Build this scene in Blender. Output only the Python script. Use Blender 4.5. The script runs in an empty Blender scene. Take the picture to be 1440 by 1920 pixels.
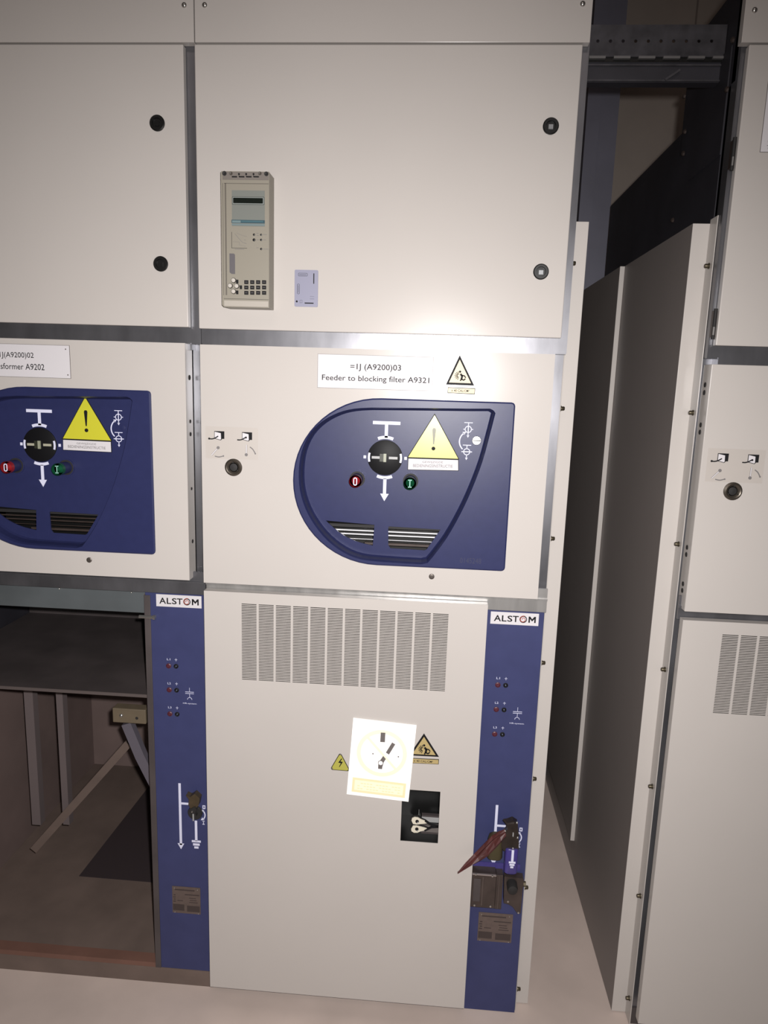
import bpy, math, random
from mathutils import Vector
from mathutils.geometry import tessellate_polygon
random.seed(4)
S = bpy.context.scene
COL = S.collection

# ------------------------------------------------------------------ camera
YAW, PIT, ROL, FPX = [math.radians(a) for a in (-3.68659885, -10.31296702, 1.78441937)] + [1314.186]
CAM = Vector((.455, -1.5, 1.5244))
_F = Vector((math.sin(YAW) * math.cos(PIT), math.cos(YAW) * math.cos(PIT), math.sin(PIT)))
_R = Vector((math.cos(YAW), -math.sin(YAW), 0))
_U = _R.cross(_F)
_R, _U = math.cos(ROL) * _R + math.sin(ROL) * _U, -math.sin(ROL) * _R + math.cos(ROL) * _U
cd = bpy.data.cameras.new('camera')
cam = bpy.data.objects.new('camera', cd)
COL.objects.link(cam)
cd.sensor_fit = 'VERTICAL'
cd.sensor_height = 36
cd.lens = FPX / 1920 * 36
cd.clip_start = .02
from mathutils import Matrix
m = Matrix((_R, _U, -_F)).transposed().to_4x4()
m.translation = CAM
cam.matrix_world = m
S.camera = cam

# ------------------------------------------------------------------ world and light
w = bpy.data.worlds.new('ambient_fill')
S.world = w
w.use_nodes = True
w.node_tree.nodes['Background'].inputs[0].default_value = (.9, .75, .7, 1)
w.node_tree.nodes['Background'].inputs[1].default_value = .03  # low even ambient added as fill
ld = bpy.data.lights.new('phone_flash', 'SPOT')
ld.energy = 168
ld.color = (1, .968, .95)
ld.shadow_soft_size = .012
ld.spot_size = math.radians(132)
ld.spot_blend = 1
fl = bpy.data.objects.new('phone_flash', ld)
COL.objects.link(fl)
fl.location = CAM + Vector((.035, 0, .035))
fl.rotation_euler = (math.radians(90 - 24), 0, math.radians(10))
# weak fill lamp, added and unseen, high up behind the camera
ad = bpy.data.lights.new('fill_lamp', 'AREA')
ad.shape = 'RECTANGLE'
ad.size, ad.size_y = 1.6, .5
ad.energy = 9
ad.color = (1, .84, .78)
al = bpy.data.objects.new('fill_lamp', ad)
COL.objects.link(al)
al.location = (.2, -2.6, 3.6)
al.rotation_euler = (math.radians(28), 0, 0)
S.view_settings.view_transform = 'Standard'
S.view_settings.look = 'None'
S.view_settings.gamma = 1
S.view_settings.exposure = 0
S.view_settings.use_curve_mapping = False


def un(x, y, ax, val):
    """where the sight line through a photo point meets the plane axis=val"""
    D = (x - 720) / FPX * _R - (y - 960) / FPX * _U + _F
    return CAM + D * ((val - CAM[ax]) / D[ax])


def W(x, y, yp=0.0):
    p = un(x, y, 1, yp)
    return (p.x, p.z)


# ------------------------------------------------------------------ materials
MATS = {}


def mat(name, col, rough=.5, metal=0.0, noise=0.0, scale=30, bump=0.0, coat=0.0, spec=.5, stretch=(1, 1, 1), alpha=1, trans=0):
    if name in MATS:
        return MATS[name]
    m = bpy.data.materials.new(name)
    m.use_nodes = True
    nt = m.node_tree
    b = nt.nodes['Principled BSDF']
    b.inputs['Base Color'].default_value = (*col, 1)
    b.inputs['Roughness'].default_value = rough
    b.inputs['Metallic'].default_value = metal
    b.inputs['Specular IOR Level'].default_value = spec
    b.inputs['Coat Weight'].default_value = coat
    b.inputs['Coat Roughness'].default_value = .12
    b.inputs['Alpha'].default_value = alpha
    b.inputs['Transmission Weight'].default_value = trans
    if noise or bump:
        tc = nt.nodes.new('ShaderNodeTexCoord')
        mp = nt.nodes.new('ShaderNodeMapping')
        mp.inputs['Scale'].default_value = stretch
        nz = nt.nodes.new('ShaderNodeTexNoise')
        nz.inputs['Scale'].default_value = scale
        nz.inputs['Detail'].default_value = 5
        nt.links.new(tc.outputs['Object'], mp.inputs[0])
        nt.links.new(mp.outputs[0], nz.inputs['Vector'])
        if noise:
            rp = nt.nodes.new('ShaderNodeValToRGB')
            rp.color_ramp.elements[0].position = .3
            rp.color_ramp.elements[1].position = .7
            rp.color_ramp.elements[0].color = (*[c * (1 - noise) for c in col], 1)
            rp.color_ramp.elements[1].color = (*[min(1, c * (1 + noise)) for c in col], 1)
            nt.links.new(nz.outputs['Fac'], rp.inputs[0])
            nt.links.new(rp.outputs[0], b.inputs['Base Color'])
        if bump:
            bp = nt.nodes.new('ShaderNodeBump')
            bp.inputs['Strength'].default_value = bump
            bp.inputs['Distance'].default_value = .002
            nt.links.new(nz.outputs['Fac'], bp.inputs['Height'])
            nt.links.new(bp.outputs[0], b.inputs['Normal'])
    MATS[name] = m
    return m


CREAM = mat('cream_powder_coat', (.462, .432, .408), .24, noise=.012, scale=5, bump=.01, spec=.22)
GALV = mat('galvanised_steel', (.19, .19, .205), .35, .8, noise=.3, scale=14, bump=.05, stretch=(1, 1, .35))
GALVB = mat('bright_galvanised_steel', (.42, .41, .40), .33, .7, noise=.2, scale=20, stretch=(2, 1, .2))
NAVY = mat('navy_plastic', (.020, .024, .078), .38, noise=.04, scale=60, bump=.02, spec=.28)
STRIPB = mat('blue_painted_steel', (.036, .042, .115), .5, noise=.06, scale=20, spec=.3)
BODY = mat('dark_blue_grey_steel', (.020, .019, .025), .55, noise=.2, scale=12)
BLACK = mat('black_plastic', (.006, .006, .006), .35)
DARK = mat('dark_rubber', (.012, .011, .011), .7)
BROWN = mat('hazed_brown_steel', (.13, .095, .08), .7, noise=.15, scale=9)  # brown tone carries lens haze over the open left compartment
BROWND = mat('brownish_dark_steel', (.055, .045, .045), .6, noise=.2, scale=9)  # dark steel; inside the open compartment its brown tint imitates haze
WHITE = mat('white_print', (.62, .63, .78), .5)
LABELW = mat('white_label', (.58, .56, .58), .5, spec=.2)
LABELG = mat('clear_film', (.435, .40, .37), .4)
INK = mat('black_ink', (.009, .009, .010), .6, spec=.15)
GREYINK = mat('grey_ink', (.15, .14, .14), .6)
YELLOW = mat('yellow_label', (.52, .50, .035), .33, spec=.6)
YELLOWP = mat('pale_yellow_label', (.40, .31, .14), .4)
YELLOWD = mat('dull_yellow_label', (.38, .36, .07), .4)
RETRO = mat('reflective_white_sheet', (.97, .96, .93), .5, spec=.2)
RETROY = mat('overexposed_yellow', (.93, .89, .64), .5, spec=.2)  # overexposure of a red ring put into this pale yellow
RETROO = mat('overexposed_orange', (.90, .74, .46), .5, spec=.2)  # orange box colour, paled by the same overexposure
RETROG = mat('sign_grey', (.13, .115, .11), .5)
RELAY = mat('beige_grey_plastic', (.235, .215, .175), .45)
RELAYD = mat('beige_groove', (.07, .06, .05), .5)
RELAYL = mat('pale_beige_strip', (.36, .33, .29), .45)
GLASSG = mat('display_film', (.17, .18, .165), .4, spec=.2)
TEAL = mat('teal_band', (.055, .13, .155), .4)
LCD = mat('lcd_dark', (.008, .011, .009), .15)
LILAC = mat('lilac_plastic', (.225, .225, .305), .45)
LILACD = mat('lilac_dark', (.05, .05, .08), .5)
RED = mat('red_plastic', (.24, .012, .016), .3)
GREEN = mat('green_plastic', (.006, .07, .03), .3)
REDD = mat('dull_red_plastic', (.075, .015, .025), .45)
STEELB = mat('bright_screw', (.5, .49, .47), .25, .9)
STEELD = mat('dark_bolt', (.09, .075, .05), .4, .8)
WALLM = mat('taupe_wall_paint', (.40, .345, .305), .8, noise=.04, scale=6)
SIDEM = mat('side_panel_dark', (.21, .185, .175), .5, noise=.02, scale=5)  # darker than the cream flange folded from the same sheet
FLOORM = mat('beige_floor_coating', (.52, .43, .385), .55, noise=.07, scale=7, bump=.05)
CEILM = mat('ceiling_plaster', (.3, .28, .26), .9)
INSUL = mat('beige_laminate', (.11, .085, .055), .6, noise=.1, scale=30)
OLIVE = mat('olive_rubber', (.045, .036, .014), .55)
VIOLET = mat('violet_blue_enamel', (.045, .035, .17), .3, noise=.1, scale=40)
INTERL = mat('brown_grey_steel', (.06, .045, .04), .42, .4, noise=.2, scale=30)
PLATE = mat('dull_brass_plate', (.12, .09, .08), .45, .3, noise=.1, scale=60)
PLATED = mat('plate_ink', (.04, .028, .026), .6)
REDTAG = mat('red_tag_plastic', (.07, .018, .017), .5, noise=.3, scale=40)
CHROME = mat('chrome', (.7, .7, .72), .16, 1)
ORNG = mat('badge_red', (.32, .05, .03), .5)
BARG = mat('pale_grey_bar', (.30, .30, .30), .4)


# ------------------------------------------------------------------ mesh builder
class MB:
    def __init__(s):
        s.v = []; s.f = []; s.mi = []; s.mats = []; s.smooth = []

    def m(s, mt):
        if mt not in s.mats:
            s.mats.append(mt)
        return s.mats.index(mt)

    def add(s, vs, fs, mt, smooth=False):
        k = len(s.v)
        s.v += [tuple(p) for p in vs]
        i = s.m(mt)
        for f in fs:
            s.f.append([k + a for a in f]); s.mi.append(i); s.smooth.append(smooth)
        return s

    def box(s, x0, x1, y0, y1, z0, z1, mt):
        x0, x1 = sorted((x0, x1)); y0, y1 = sorted((y0, y1)); z0, z1 = sorted((z0, z1))
        v = [(x, y, z) for z in (z0, z1) for y in (y0, y1) for x in (x0, x1)]
        return s.add(v, [(0, 2, 3, 1), (4, 5, 7, 6), (0, 1, 5, 4), (2, 6, 7, 3), (0, 4, 6, 2), (1, 3, 7, 5)], mt)

    def plate(s, outs, y0, y1, mt, side=None):
        """outs: list of XZ loops, first outer then holes; extruded from y0 (front) to y1"""
        outs = [list(o) for o in outs]
        for i, o in enumerate(outs):
            a = sum(o[k][0] * o[(k + 1) % len(o)][1] - o[(k + 1) % len(o)][0] * o[k][1] for k in range(len(o)))
            if (a > 0) != (i == 0):
                o.reverse()
        flat = [p for o in outs for p in o]
        n = len(flat)
        tris = tessellate_polygon([[Vector((p[0], p[1], 0)) for p in o] for o in outs])
        ft, bk = [], []
        for t in tris:
            a, b, c = (flat[q] for q in t)
            ar = (b[0] - a[0]) * (c[1] - a[1]) - (c[0] - a[0]) * (b[1] - a[1])
            if abs(ar) < 1e-14:
                continue
            t = tuple(t) if ar > 0 else tuple(reversed(t))
            ft.append(t); bk.append(tuple(n + q for q in reversed(t)))
        s.add([(p[0], y0, p[1]) for p in flat] + [(p[0], y1, p[1]) for p in flat], ft + bk, mt)
        k = 0
        for o in outs:
            l = len(o)
            vv = [(p[0], y0, p[1]) for p in o] + [(p[0], y1, p[1]) for p in o]
            s.add(vv, [(i, l + i, l + (i + 1) % l, (i + 1) % l) for i in range(l)], side or mt)
        return s

    def rings(s, rs, mt, cap0=True, cap1=True, smooth=True):
        """rs: list of 3-D loops of equal length"""
        l = len(rs[0])
        vs = [p for r in rs for p in r]
        fs = []
        for k in range(len(rs) - 1):
            for i in range(l):
                fs.append((k * l + i, k * l + (i + 1) % l, (k + 1) * l + (i + 1) % l, (k + 1) * l + i))
        s.add(vs, fs, mt, smooth)
        if cap0:
            s.add(rs[0], [tuple(reversed(range(l)))], mt)
        if cap1:
            s.add(rs[-1], [tuple(range(l))], mt)
        return s

    def lathe(s, c, ax, prof, mt, seg=28, mats=None):
        """prof: (radius, distance along axis) ; ax 0/1/2 with sign by prof"""
        c = Vector(c)
        e = [Vector((1, 0, 0)), Vector((0, 1, 0)), Vector((0, 0, 1))]
        a = e[ax]; u = e[(ax + 1) % 3]; v = e[(ax + 2) % 3]
        rs = [[tuple(c + a * h + (u * math.cos(2 * math.pi * i / seg) + v * math.sin(2 * math.pi * i / seg)) * max(r, 1e-5)) for i in range(seg)] for r, h in prof]
        if mats:
            for k in range(len(rs) - 1):
                s.rings(rs[k:k + 2], mats[k], False, False)
            return s
        return s.rings(rs, mt, True, True)

    def tube(s, pts, r, mt, seg=10, cap=True):
        pts = [Vector(p) for p in pts]
        rs = []
        up = Vector((0, 1, 0))
        for i, p in enumerate(pts):
            d = (pts[min(i + 1, len(pts) - 1)] - pts[max(i - 1, 0)]).normalized()
            uu = up if abs(d.dot(up)) < .95 else Vector((1, 0, 0))
            a = d.cross(uu).normalized(); b = d.cross(a)
            rr = r[i] if isinstance(r, (list, tuple)) else r
            rs.append([tuple(p + (a * math.cos(2 * math.pi * k / seg) + b * math.sin(2 * math.pi * k / seg)) * rr) for k in range(seg)])
        return s.rings(rs, mt, cap, cap)

    def text(s, body, x0, x1, z0, z1, y, mt, thin=0.0, ang=0.0, piv=None):
        cu = bpy.data.curves.new('t', 'FONT')
        cu.body = body
        cu.size = 1
        cu.offset = thin
        cu.resolution_u = 3
        o = bpy.data.objects.new('t', cu)
        COL.objects.link(o)
        dg = bpy.context.evaluated_depsgraph_get()
        me = bpy.data.meshes.new_from_object(o.evaluated_get(dg))
        bpy.data.objects.remove(o)
        bpy.data.curves.remove(cu)
        vs = [v.co for v in me.vertices]
        a, b = min(v.x for v in vs), max(v.x for v in vs)
        c, d = min(v.y for v in vs), max(v.y for v in vs)
        if z1 is None:
            k = (x1 - x0) / (b - a); kz = k
        else:
            kz = (z1 - z0) / (d - c)
            k = (x1 - x0) / (b - a) if x1 is not None else kz
        P = []
        piv = piv or (x0, z0)
        for v in vs:
            X = x0 + (v.x - a) * k - piv[0]; Z = z0 + (v.y - c) * kz - piv[1]
            P.append((piv[0] + X * math.cos(ang) - Z * math.sin(ang), y, piv[1] + X * math.sin(ang) + Z * math.cos(ang)))
        s.add(P, [tuple(p.vertices) for p in me.polygons], mt)
        bpy.data.meshes.remove(me)
        return s

    def stroke(s, pts, wd, y0, y1, mt):
        """a mitred line of width wd through XZ points"""
        L, R = [], []
        n = len(pts)
        for i in range(n):
            a = Vector(pts[max(i - 1, 0)]); b = Vector(pts[i]); c = Vector(pts[min(i + 1, n - 1)])
            d1 = (b - a).normalized() if i > 0 else (c - b).normalized()
            d2 = (c - b).normalized() if i < n - 1 else d1
            t = (d1 + d2).normalized() if (d1 + d2).length > 1e-6 else d1
            nn = Vector((-t.y, t.x))
            k = wd / 2 / max(.4, nn.dot(Vector((-d1.y, d1.x))))
            L.append(tuple(b + nn * k)); R.append(tuple(b - nn * k))
        return s.plate([L + R[::-1]], y0, y1, mt)

    def obj(s, name, parent=None, root=None, bevel=0, seg=2, org=None):
        me = bpy.data.meshes.new(name)
        if root is None and parent is not None:
            root = parent
            while root.parent:
                root = root.parent
        if root is not None:
            o0 = Vector(root.location)
        elif org is not None:
            o0 = Vector(org)
        else:
            xs, ys, zs = zip(*s.v)
            o0 = Vector(((min(xs) + max(xs)) / 2, (min(ys) + max(ys)) / 2, min(zs)))
        me.from_pydata([(a - o0.x, b - o0.y, c - o0.z) for a, b, c in s.v], [], s.f)
        for mt in s.mats:
            me.materials.append(mt)
        for p, i, sm in zip(me.polygons, s.mi, s.smooth):
            p.material_index = i
            p.use_smooth = sm
        me.update()
        if any(s.smooth):
            me.set_sharp_from_angle(angle=math.radians(38))
        o = bpy.data.objects.new(name, me)
        COL.objects.link(o)
        if parent is not None:
            o.parent = parent
        else:
            o.location = o0
        if bevel:
            bm = o.modifiers.new('bevel', 'BEVEL')
            bm.width = bevel
            bm.segments = seg
            bm.limit_method = 'ANGLE'
            bm.angle_limit = math.radians(40)
        return o


def tag(o, label, cat, group=None):
    o['label'] = label
    o['category'] = cat
    if group:
        o['group'] = group
    return o


def thing(name, loc, label, cat, group=None):
    o = bpy.data.objects.new(name, None)
    COL.objects.link(o)
    o.location = loc
    o.empty_display_size = .1
    return tag(o, label, cat, group)


def struct(o):
    o['kind'] = 'structure'
    return o


def rect(x0, x1, z0, z1):
    return [(x0, z0), (x1, z0), (x1, z1), (x0, z1)]


def rrect(x0, x1, z0, z1, r, n=5):
    P = []
    for cx, cz, a0 in ((x1 - r, z1 - r, 0), (x0 + r, z1 - r, 90), (x0 + r, z0 + r, 180), (x1 - r, z0 + r, 270)):
        for i in range(n + 1):
            a = math.radians(a0 + 90 * i / n)
            P.append((cx + r * math.cos(a), cz + r * math.sin(a)))
    return P


def circ(cx, cz, r, n=32, a0=0, a1=360):
    if a1 - a0 >= 360:
        return [(cx + r * math.cos(2 * math.pi * i / n), cz + r * math.sin(2 * math.pi * i / n)) for i in range(n)]
    return [(cx + r * math.cos(math.radians(a0 + (a1 - a0) * i / n)), cz + r * math.sin(math.radians(a0 + (a1 - a0) * i / n))) for i in range(n + 1)]


def rotp(pts, c, a):
    return [(c[0] + (p[0] - c[0]) * math.cos(a) - (p[1] - c[1]) * math.sin(a), c[1] + (p[0] - c[0]) * math.sin(a) + (p[1] - c[1]) * math.cos(a)) for p in pts]


def sub(pts, n):
    """Catmull-Rom through an open list"""
    out = []
    for i in range(len(pts) - 1):
        p0 = pts[max(i - 1, 0)]; p1 = pts[i]; p2 = pts[i + 1]; p3 = pts[min(i + 2, len(pts) - 1)]
        for k in range(n):
            t = k / n
            out.append(tuple(.5 * (2 * b + (c - a) * t + (2 * a - 5 * b + 4 * c - d) * t * t + (3 * b - a - 3 * c + d) * t ** 3) for a, b, c, d in zip(p0, p1, p2, p3)))
    out.append(tuple(pts[-1]))
    return out


def offset(loop, d):
    """move a closed CCW loop inwards by d"""
    n = len(loop)
    out = []
    for i in range(n):
        a = Vector(loop[i - 1]); b = Vector(loop[i]); c = Vector(loop[(i + 1) % n])
        d1 = (b - a).normalized(); d2 = (c - b).normalized()
        n1 = Vector((-d1.y, d1.x)); n2 = Vector((-d2.y, d2.x))
        nn = (n1 + n2).normalized()
        out.append(tuple(b + nn * d / max(.35, nn.dot(n1))))
    return out


# ------------------------------------------------------------------ the room
PITCH = .781
X1, X2, X3, X3E = -.048 - PITCH, -.048, 1.012, 1.012 + PITCH      # left sides of the three cabinets
X2E = .728
FZ = -.035     # floor level
DEPTH = 1.0
struct(MB().box(-3, 4.2, -3.6, 2.3, -.15, FZ, FLOORM).obj('floor'))
struct(MB().box(-3, 4.2, -3.6, 2.3, 4.1, 4.2, CEILM).obj('ceiling'))
b = MB().box(-3, 4.2, 2.3, 2.4, -.15, 4.2, WALLM)
xs = un(1305, 20, 1, 2.3).x
b.box(xs, xs + .008, 2.2975, 2.3, FZ, 4.1, mat('wall_joint', (.24, .2, .18), .8))
struct(b.obj('wall_back'))
struct(MB().box(-3.1, -3, -3.6, 2.4, -.15, 4.2, WALLM).obj('wall_left'))
struct(MB().box(4.2, 4.3, -3.6, 2.4, -.15, 4.2, WALLM).obj('wall_right'))
struct(MB().box(-3.1, 4.3, -3.7, -3.6, -.15, 4.2, WALLM).obj('wall_front'))

ZT = 2.175     # top of the upper doors
ZTOP = 2.312   # top of the front box
ZREAR = 2.125
YU, YL = .018, .045


def screw(mb, x, y, z, r, mt=STEELB):
    """dome head facing the front"""
    mb.lathe((x, y, z), 1, [(r, 0), (r, -.0008), (r * .8, -.0025), (r * .4, -.0036), (.0001, -.0038)], mt, 16)


# ------------------------------------------------------------------ one cabinet
def grille_door(name, x0, x1, z0, z1, gx, gz, parent, hole=None):
    """sheet door with 12 columns of 48 slots (gx left, gz top of the grille) and a window opening"""
    xs = [x0]
    slots_x = []
    for c in range(12):
        a = gx + c * .0394
        if a + .0344 > x1:
            break
        slots_x.append((a, a + .0344))
        xs += [a, a + .0344]
    xs.append(x1)
    pz = .00385
    zs = [z1]
    slots_z = []
    for r in range(48):
        a = gz - r * pz
        slots_z.append((a - .0019, a))
        zs += [a, a - .0019]
    if hole:
        hx0, hx1, hz0, hz1 = hole
        xs += [hx0, hx1]
        zs += [hz1, hz0]
    zs.append(z0)
    xs = sorted(set(xs)); zs = sorted(set(zs))
    mb = MB()
    nx, nz = len(xs), len(zs)
    V = [(x, 0.0, z) for z in zs for x in xs]
    F = []
    for j in range(nz - 1):
        zc = (zs[j] + zs[j + 1]) / 2
        rowslot = any(a < zc < b for a, b in slots_z)
        for i in range(nx - 1):
            xc = (xs[i] + xs[i + 1]) / 2
            if rowslot and any(a < xc < b for a, b in slots_x):
                continue
            if hole and hx0 < xc < hx1 and hz0 < zc < hz1:
                continue
            F.append((j * nx + i, j * nx + i + 1, (j + 1) * nx + i + 1, (j + 1) * nx + i))
    mb.add(V, F, CREAM)
    o = mb.obj(name, parent)
    sm = o.modifiers.new('sheet', 'SOLIDIFY')
    sm.thickness = .0015
    sm.offset = -1
    rim = MB()
    t = .002
    rim.box(x0, x0 + t, .0016, .02, z0, z1, CREAM).box(x1 - t, x1, .0016, .02, z0, z1, CREAM)
    rim.box(x0 + t, x1 - t, .0016, .02, z1 - t, z1, CREAM).box(x0 + t, x1 - t, .0016, .02, z0, z0 + t, CREAM)
    rim.obj('folded_rim', o)
    return o


def lock(parent, x, z, r=.0155, insert=BLACK):
    mb = MB()
    mb.lathe((x, 0, z), 1, [(r, 0), (r, -.003), (r * .88, -.0045), (r * .62, -.0045), (r * .58, -.001), (r * .3, -.001)], BLACK, 28)
    k = .0055
    mb.box(x - k * .8, x + k * .8, -.0035, -.001, z - k, z + k * .5, insert)
    return mb.obj('door_lock', parent)


def lever_hole(parent, x, z):
    mb = MB()
    r = .019
    mb.lathe((x, 0, z), 1, [(r, 0), (r, -.003), (r * .8, -.0055), (r * .62, -.004), (r * .5, .0), (r * .48, .012)], mat('dull_steel_ring', (.10, .085, .07), .35, .7), 32)
    mb.lathe((x, 0, z), 1, [(r * .46, -.0002), (r * .44, -.0012), (r * .2, -.0018), (.0001, -.002)], DARK, 20)
    for q in range(3):
        a = math.radians(90 + 120 * q)
        mb.box(x + r * .6 * math.cos(a) - .0012, x + r * .6 * math.cos(a) + .0012, -.006, -.003, z + r * .6 * math.sin(a) - .0012, z + r * .6 * math.sin(a) + .0012, DARK)
    return mb.obj('lever_socket', parent)


# outline of the operating panel, measured on the middle cabinet (XZ), moved by dx for the others
def outline_out(dx):
    zt, zb, xr = 1.4955, 1.1315, .6265
    cz = (zt + zb) / 2
    R = (zt - zb) / 2
    cx = .158 + R + .006
    arc = [(cx + (R + .006) * math.cos(math.radians(a)), cz + R * math.sin(math.radians(a))) for a in range(90, 271, 6)]
    r = .008
    c1 = [(xr - r + r * math.cos(math.radians(a)), zb + r + r * math.sin(math.radians(a))) for a in (-90, -60, -30, 0)]
    c2 = [(xr - r + r * math.cos(math.radians(a)), zt - r + r * math.sin(math.radians(a))) for a in (0, 30, 60, 90)]
    return [(p[0] + dx, p[1]) for p in arc + c1 + c2]


def W28(x, y):
    return W(x, y, .028)


def island(dx):
    """the sunk drop-shaped field, CCW"""
    left = [W28(*p) for p in ((700, 769), (668, 771), (640, 778), (612, 793), (590, 815), (576, 845), (571, 880), (573, 915), (583, 948), (600, 978), (622, 1004), (650, 1025), (680, 1037), (712, 1041))]
    bot = [W28(*p) for p in ((755, 1044), (790, 1046), (799, 1044))]
    right = [W28(*p) for p in ((806, 1036), (832, 1001), (858, 955), (878, 912), (897, 862), (910, 815), (919, 780), (920, 774), (915, 771))]
    top = [W28(*p) for p in ((880, 771), (800, 770))]
    loop = sub(left, 3)[:-1] + [left[-1]] + bot + sub(right, 3) + top
    return [(p[0] + dx, p[1]) for p in loop]


def mini_sym(mb, cx, cz, horiz, y):
    r = .0075
    mb.plate([circ(cx, cz, r, 24), circ(cx, cz, r - .0016, 24)], y, y + .0006, WHITE)
    mb.box(cx - .009, cx + .009, y, y + .0006, cz + .0135, cz + .015, WHITE)
    mb.box(cx - .0008, cx + .0008, y, y + .0006, cz + r - .0005, cz + .0135, WHITE)
    mb.box(cx - .0008, cx + .0008, y, y + .0006, cz - .014, cz - r + .0005, WHITE)
    mb.plate([[(cx - .0028, cz - .013), (cx + .0028, cz - .013), (cx, cz - .018)]], y, y + .0006, WHITE)
    if horiz:
        mb.box(cx - r - .004, cx + r + .004, y - .0002, y + .0005, cz - .0009, cz + .0009, WHITE)
    else:
        mb.box(cx - .0009, cx + .0009, y - .0002, y + .0005, cz - r, cz + r, WHITE)
        mb.box(cx - r - .003, cx - r + .0004, y, y + .0006, cz - .0008, cz + .0008, WHITE)
        mb.box(cx + r - .0004, cx + r + .003, y, y + .0006, cz - .0008, cz + .0008, WHITE)


def mechanism(root, dx, screw_here):
    out = outline_out(dx)
    isl = island(dx)
    area = sum(isl[k][0] * isl[(k + 1) % len(isl)][1] - isl[(k + 1) % len(isl)][0] * isl[k][1] for k in range(len(isl)))
    if area < 0:
        isl = isl[::-1]
    o_top = offset(isl, -.0065)
    o_mid = offset(isl, -.0025)
    mb = MB()
    o2 = offset(out, .003)
    # thin rounded bezel
    mb.rings([[(p[0], .002, p[1]) for p in out], [(p[0], -.003, p[1]) for p in out], [(p[0], -.005, p[1]) for p in o2]], NAVY, False, False, False)
    flat_outer = o2
    tris = tessellate_polygon([[Vector((p[0], p[1], 0)) for p in flat_outer], [Vector((p[0], p[1], 0)) for p in o_top]])
    fl2 = flat_outer + o_top
    F = []
    for t in tris:
        a, b_, c = (fl2[q] for q in t)
        ar = (b_[0] - a[0]) * (c[1] - a[1]) - (c[0] - a[0]) * (b_[1] - a[1])
        if abs(ar) > 1e-13:
            F.append(tuple(t) if ar > 0 else tuple(reversed(t)))
    mb.add([(p[0], -.005, p[1]) for p in fl2], F, NAVY)
    # sloping wall down to the field
    mb.rings([[(p[0], -.005, p[1]) for p in o_top], [(p[0], .002, p[1]) for p in offset(isl, -.004)], [(p[0], .022, p[1]) for p in o_mid], [(p[0], .028, p[1]) for p in isl]], NAVY, False, False, False)
    # the field with its two vent openings
    v1 = sub([W28(*p) for p in ((616, 981), (640, 1001), (668, 1015), (699, 1023))], 4) + [W28(701, 984)]
    v1 = [W28(611, 976)] + v1[:-1] + [W28(702, 984)]
    v2 = [W28(*p) for p in ((728, 990), (729, 987), (826, 993), (800, 1030), (796, 1032), (732, 1028), (728, 1022))]
    v1 = [(p[0] + dx, p[1]) for p in v1]
    v2 = [(p[0] + dx, p[1]) for p in v2]
    mb.plate([isl, v1, v2], .028, .031, NAVY)
    op = mb.obj('operating_panel', root)
    # innards seen through the vents
    mb = MB()
    xa, xb = W28(600, 1000)[0] + dx, W28(830, 1000)[0] + dx
    mb.box(xa - .01, xb + .01, .12, .13, 1.12, 1.26, BLACK)
    z = W28(700, 985)[1]
    mb.box(xa, xb, .036, .06, z - .008, z - .001, DARK)
    for k, (dz, th) in enumerate(((-.014, .0026), (-.0225, .0026), (-.034, .0012))):
        mb.box(xa, xb, .038, .043, z + dz - th, z + dz, mat('glint_bar', (.75, .75, .78), .3, .3) if not dx else INTERL)  # chrome's bright reflection put into the middle bars' base colour
    mb.box(xa + .1, xb - .02, .04, .05, z - .047, z - .042, INTERL)
    mb.obj('vent_bars', op)
    # the turning indicator
    cx, cz = W28(722, 858)
    cx += dx
    mb = MB()
    R = .0385
    yf = .0245
    mb.lathe((cx, 0, cz), 1, [(R, .0283), (R, yf + .0006), (R * .97, yf), (.0001, yf)], mat('matt_black_disc', (.006, .006, .007), .5, spec=.15), 48)
    g = .0006
    bg = BARG if not dx else mat('cream_bar', (.36, .35, .27), .4)
    mb.box(cx - .029, cx - .0115, yf - g, yf, cz - .0027, cz + .0027, bg).box(cx + .0085, cx + .0275, yf - g, yf, cz - .0027, cz + .0027, bg)
    mb.box(cx - .0115, cx - .003, yf - .002, yf, cz - .0085, cz + .0085, mat('dark_olive', (.02, .022, .012), .5))
    mb.box(cx - .003, cx + .003, yf - .003, yf, cz - .009, cz + .009, mat('pale_olive', (.26, .27, .2), .4))
    mb.plate([circ(cx, cz, .0375, 8, 164, 196) + circ(cx, cz, .033, 8, 164, 196)[::-1]], yf - g, yf, WHITE)
    mb.plate([circ(cx, cz, .0375, 8, -16, 16) + circ(cx, cz, .033, 8, -16, 16)[::-1]], yf - g, yf, WHITE)
    mb.obj('position_indicator', op)
    # printed line symbols
    mb = MB()
    y0, y1 = .0274, .0281

    def wh(pts):
        mb.plate([[(p[0] + dx, p[1]) for p in pts]], y0, y1, WHITE)
    T = W28(725, 793)
    wh(rect(T[0] - .0298, T[0] + .0298, T[1] - .0035, T[1] + .0035))
    zt = T[1] - .0035
    ar = cz + .0405
    wh(rect(T[0] - .0035, T[0] + .0035, ar + .003, zt))
    wh(circ(cx - dx, cz, .0475, 8, 68, 112) + circ(cx - dx, cz, .041, 8, 68, 112)[::-1])
    mb.obj('printed_symbol', op)
    mb = MB()
    wh(circ(cx - dx, cz, .0475, 8, 248, 292) + circ(cx - dx, cz, .041, 8, 248, 292)[::-1])
    wh(rect(T[0] - .0035, T[0] + .0035, cz - .080, cz - .046))
    wh([(T[0] - .0095, cz - .080), (T[0] + .0095, cz - .080), (T[0], cz - .0965)])
    for sx in (-1, 1):
        mb.obj('printed_symbol', op)
        mb = MB()
        c = cx - dx + sx * .0435 + (.0015 if sx > 0 else -.001)
        wh(rect(c - .0028, c + .0028, cz - .0032, cz + .0032))
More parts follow.
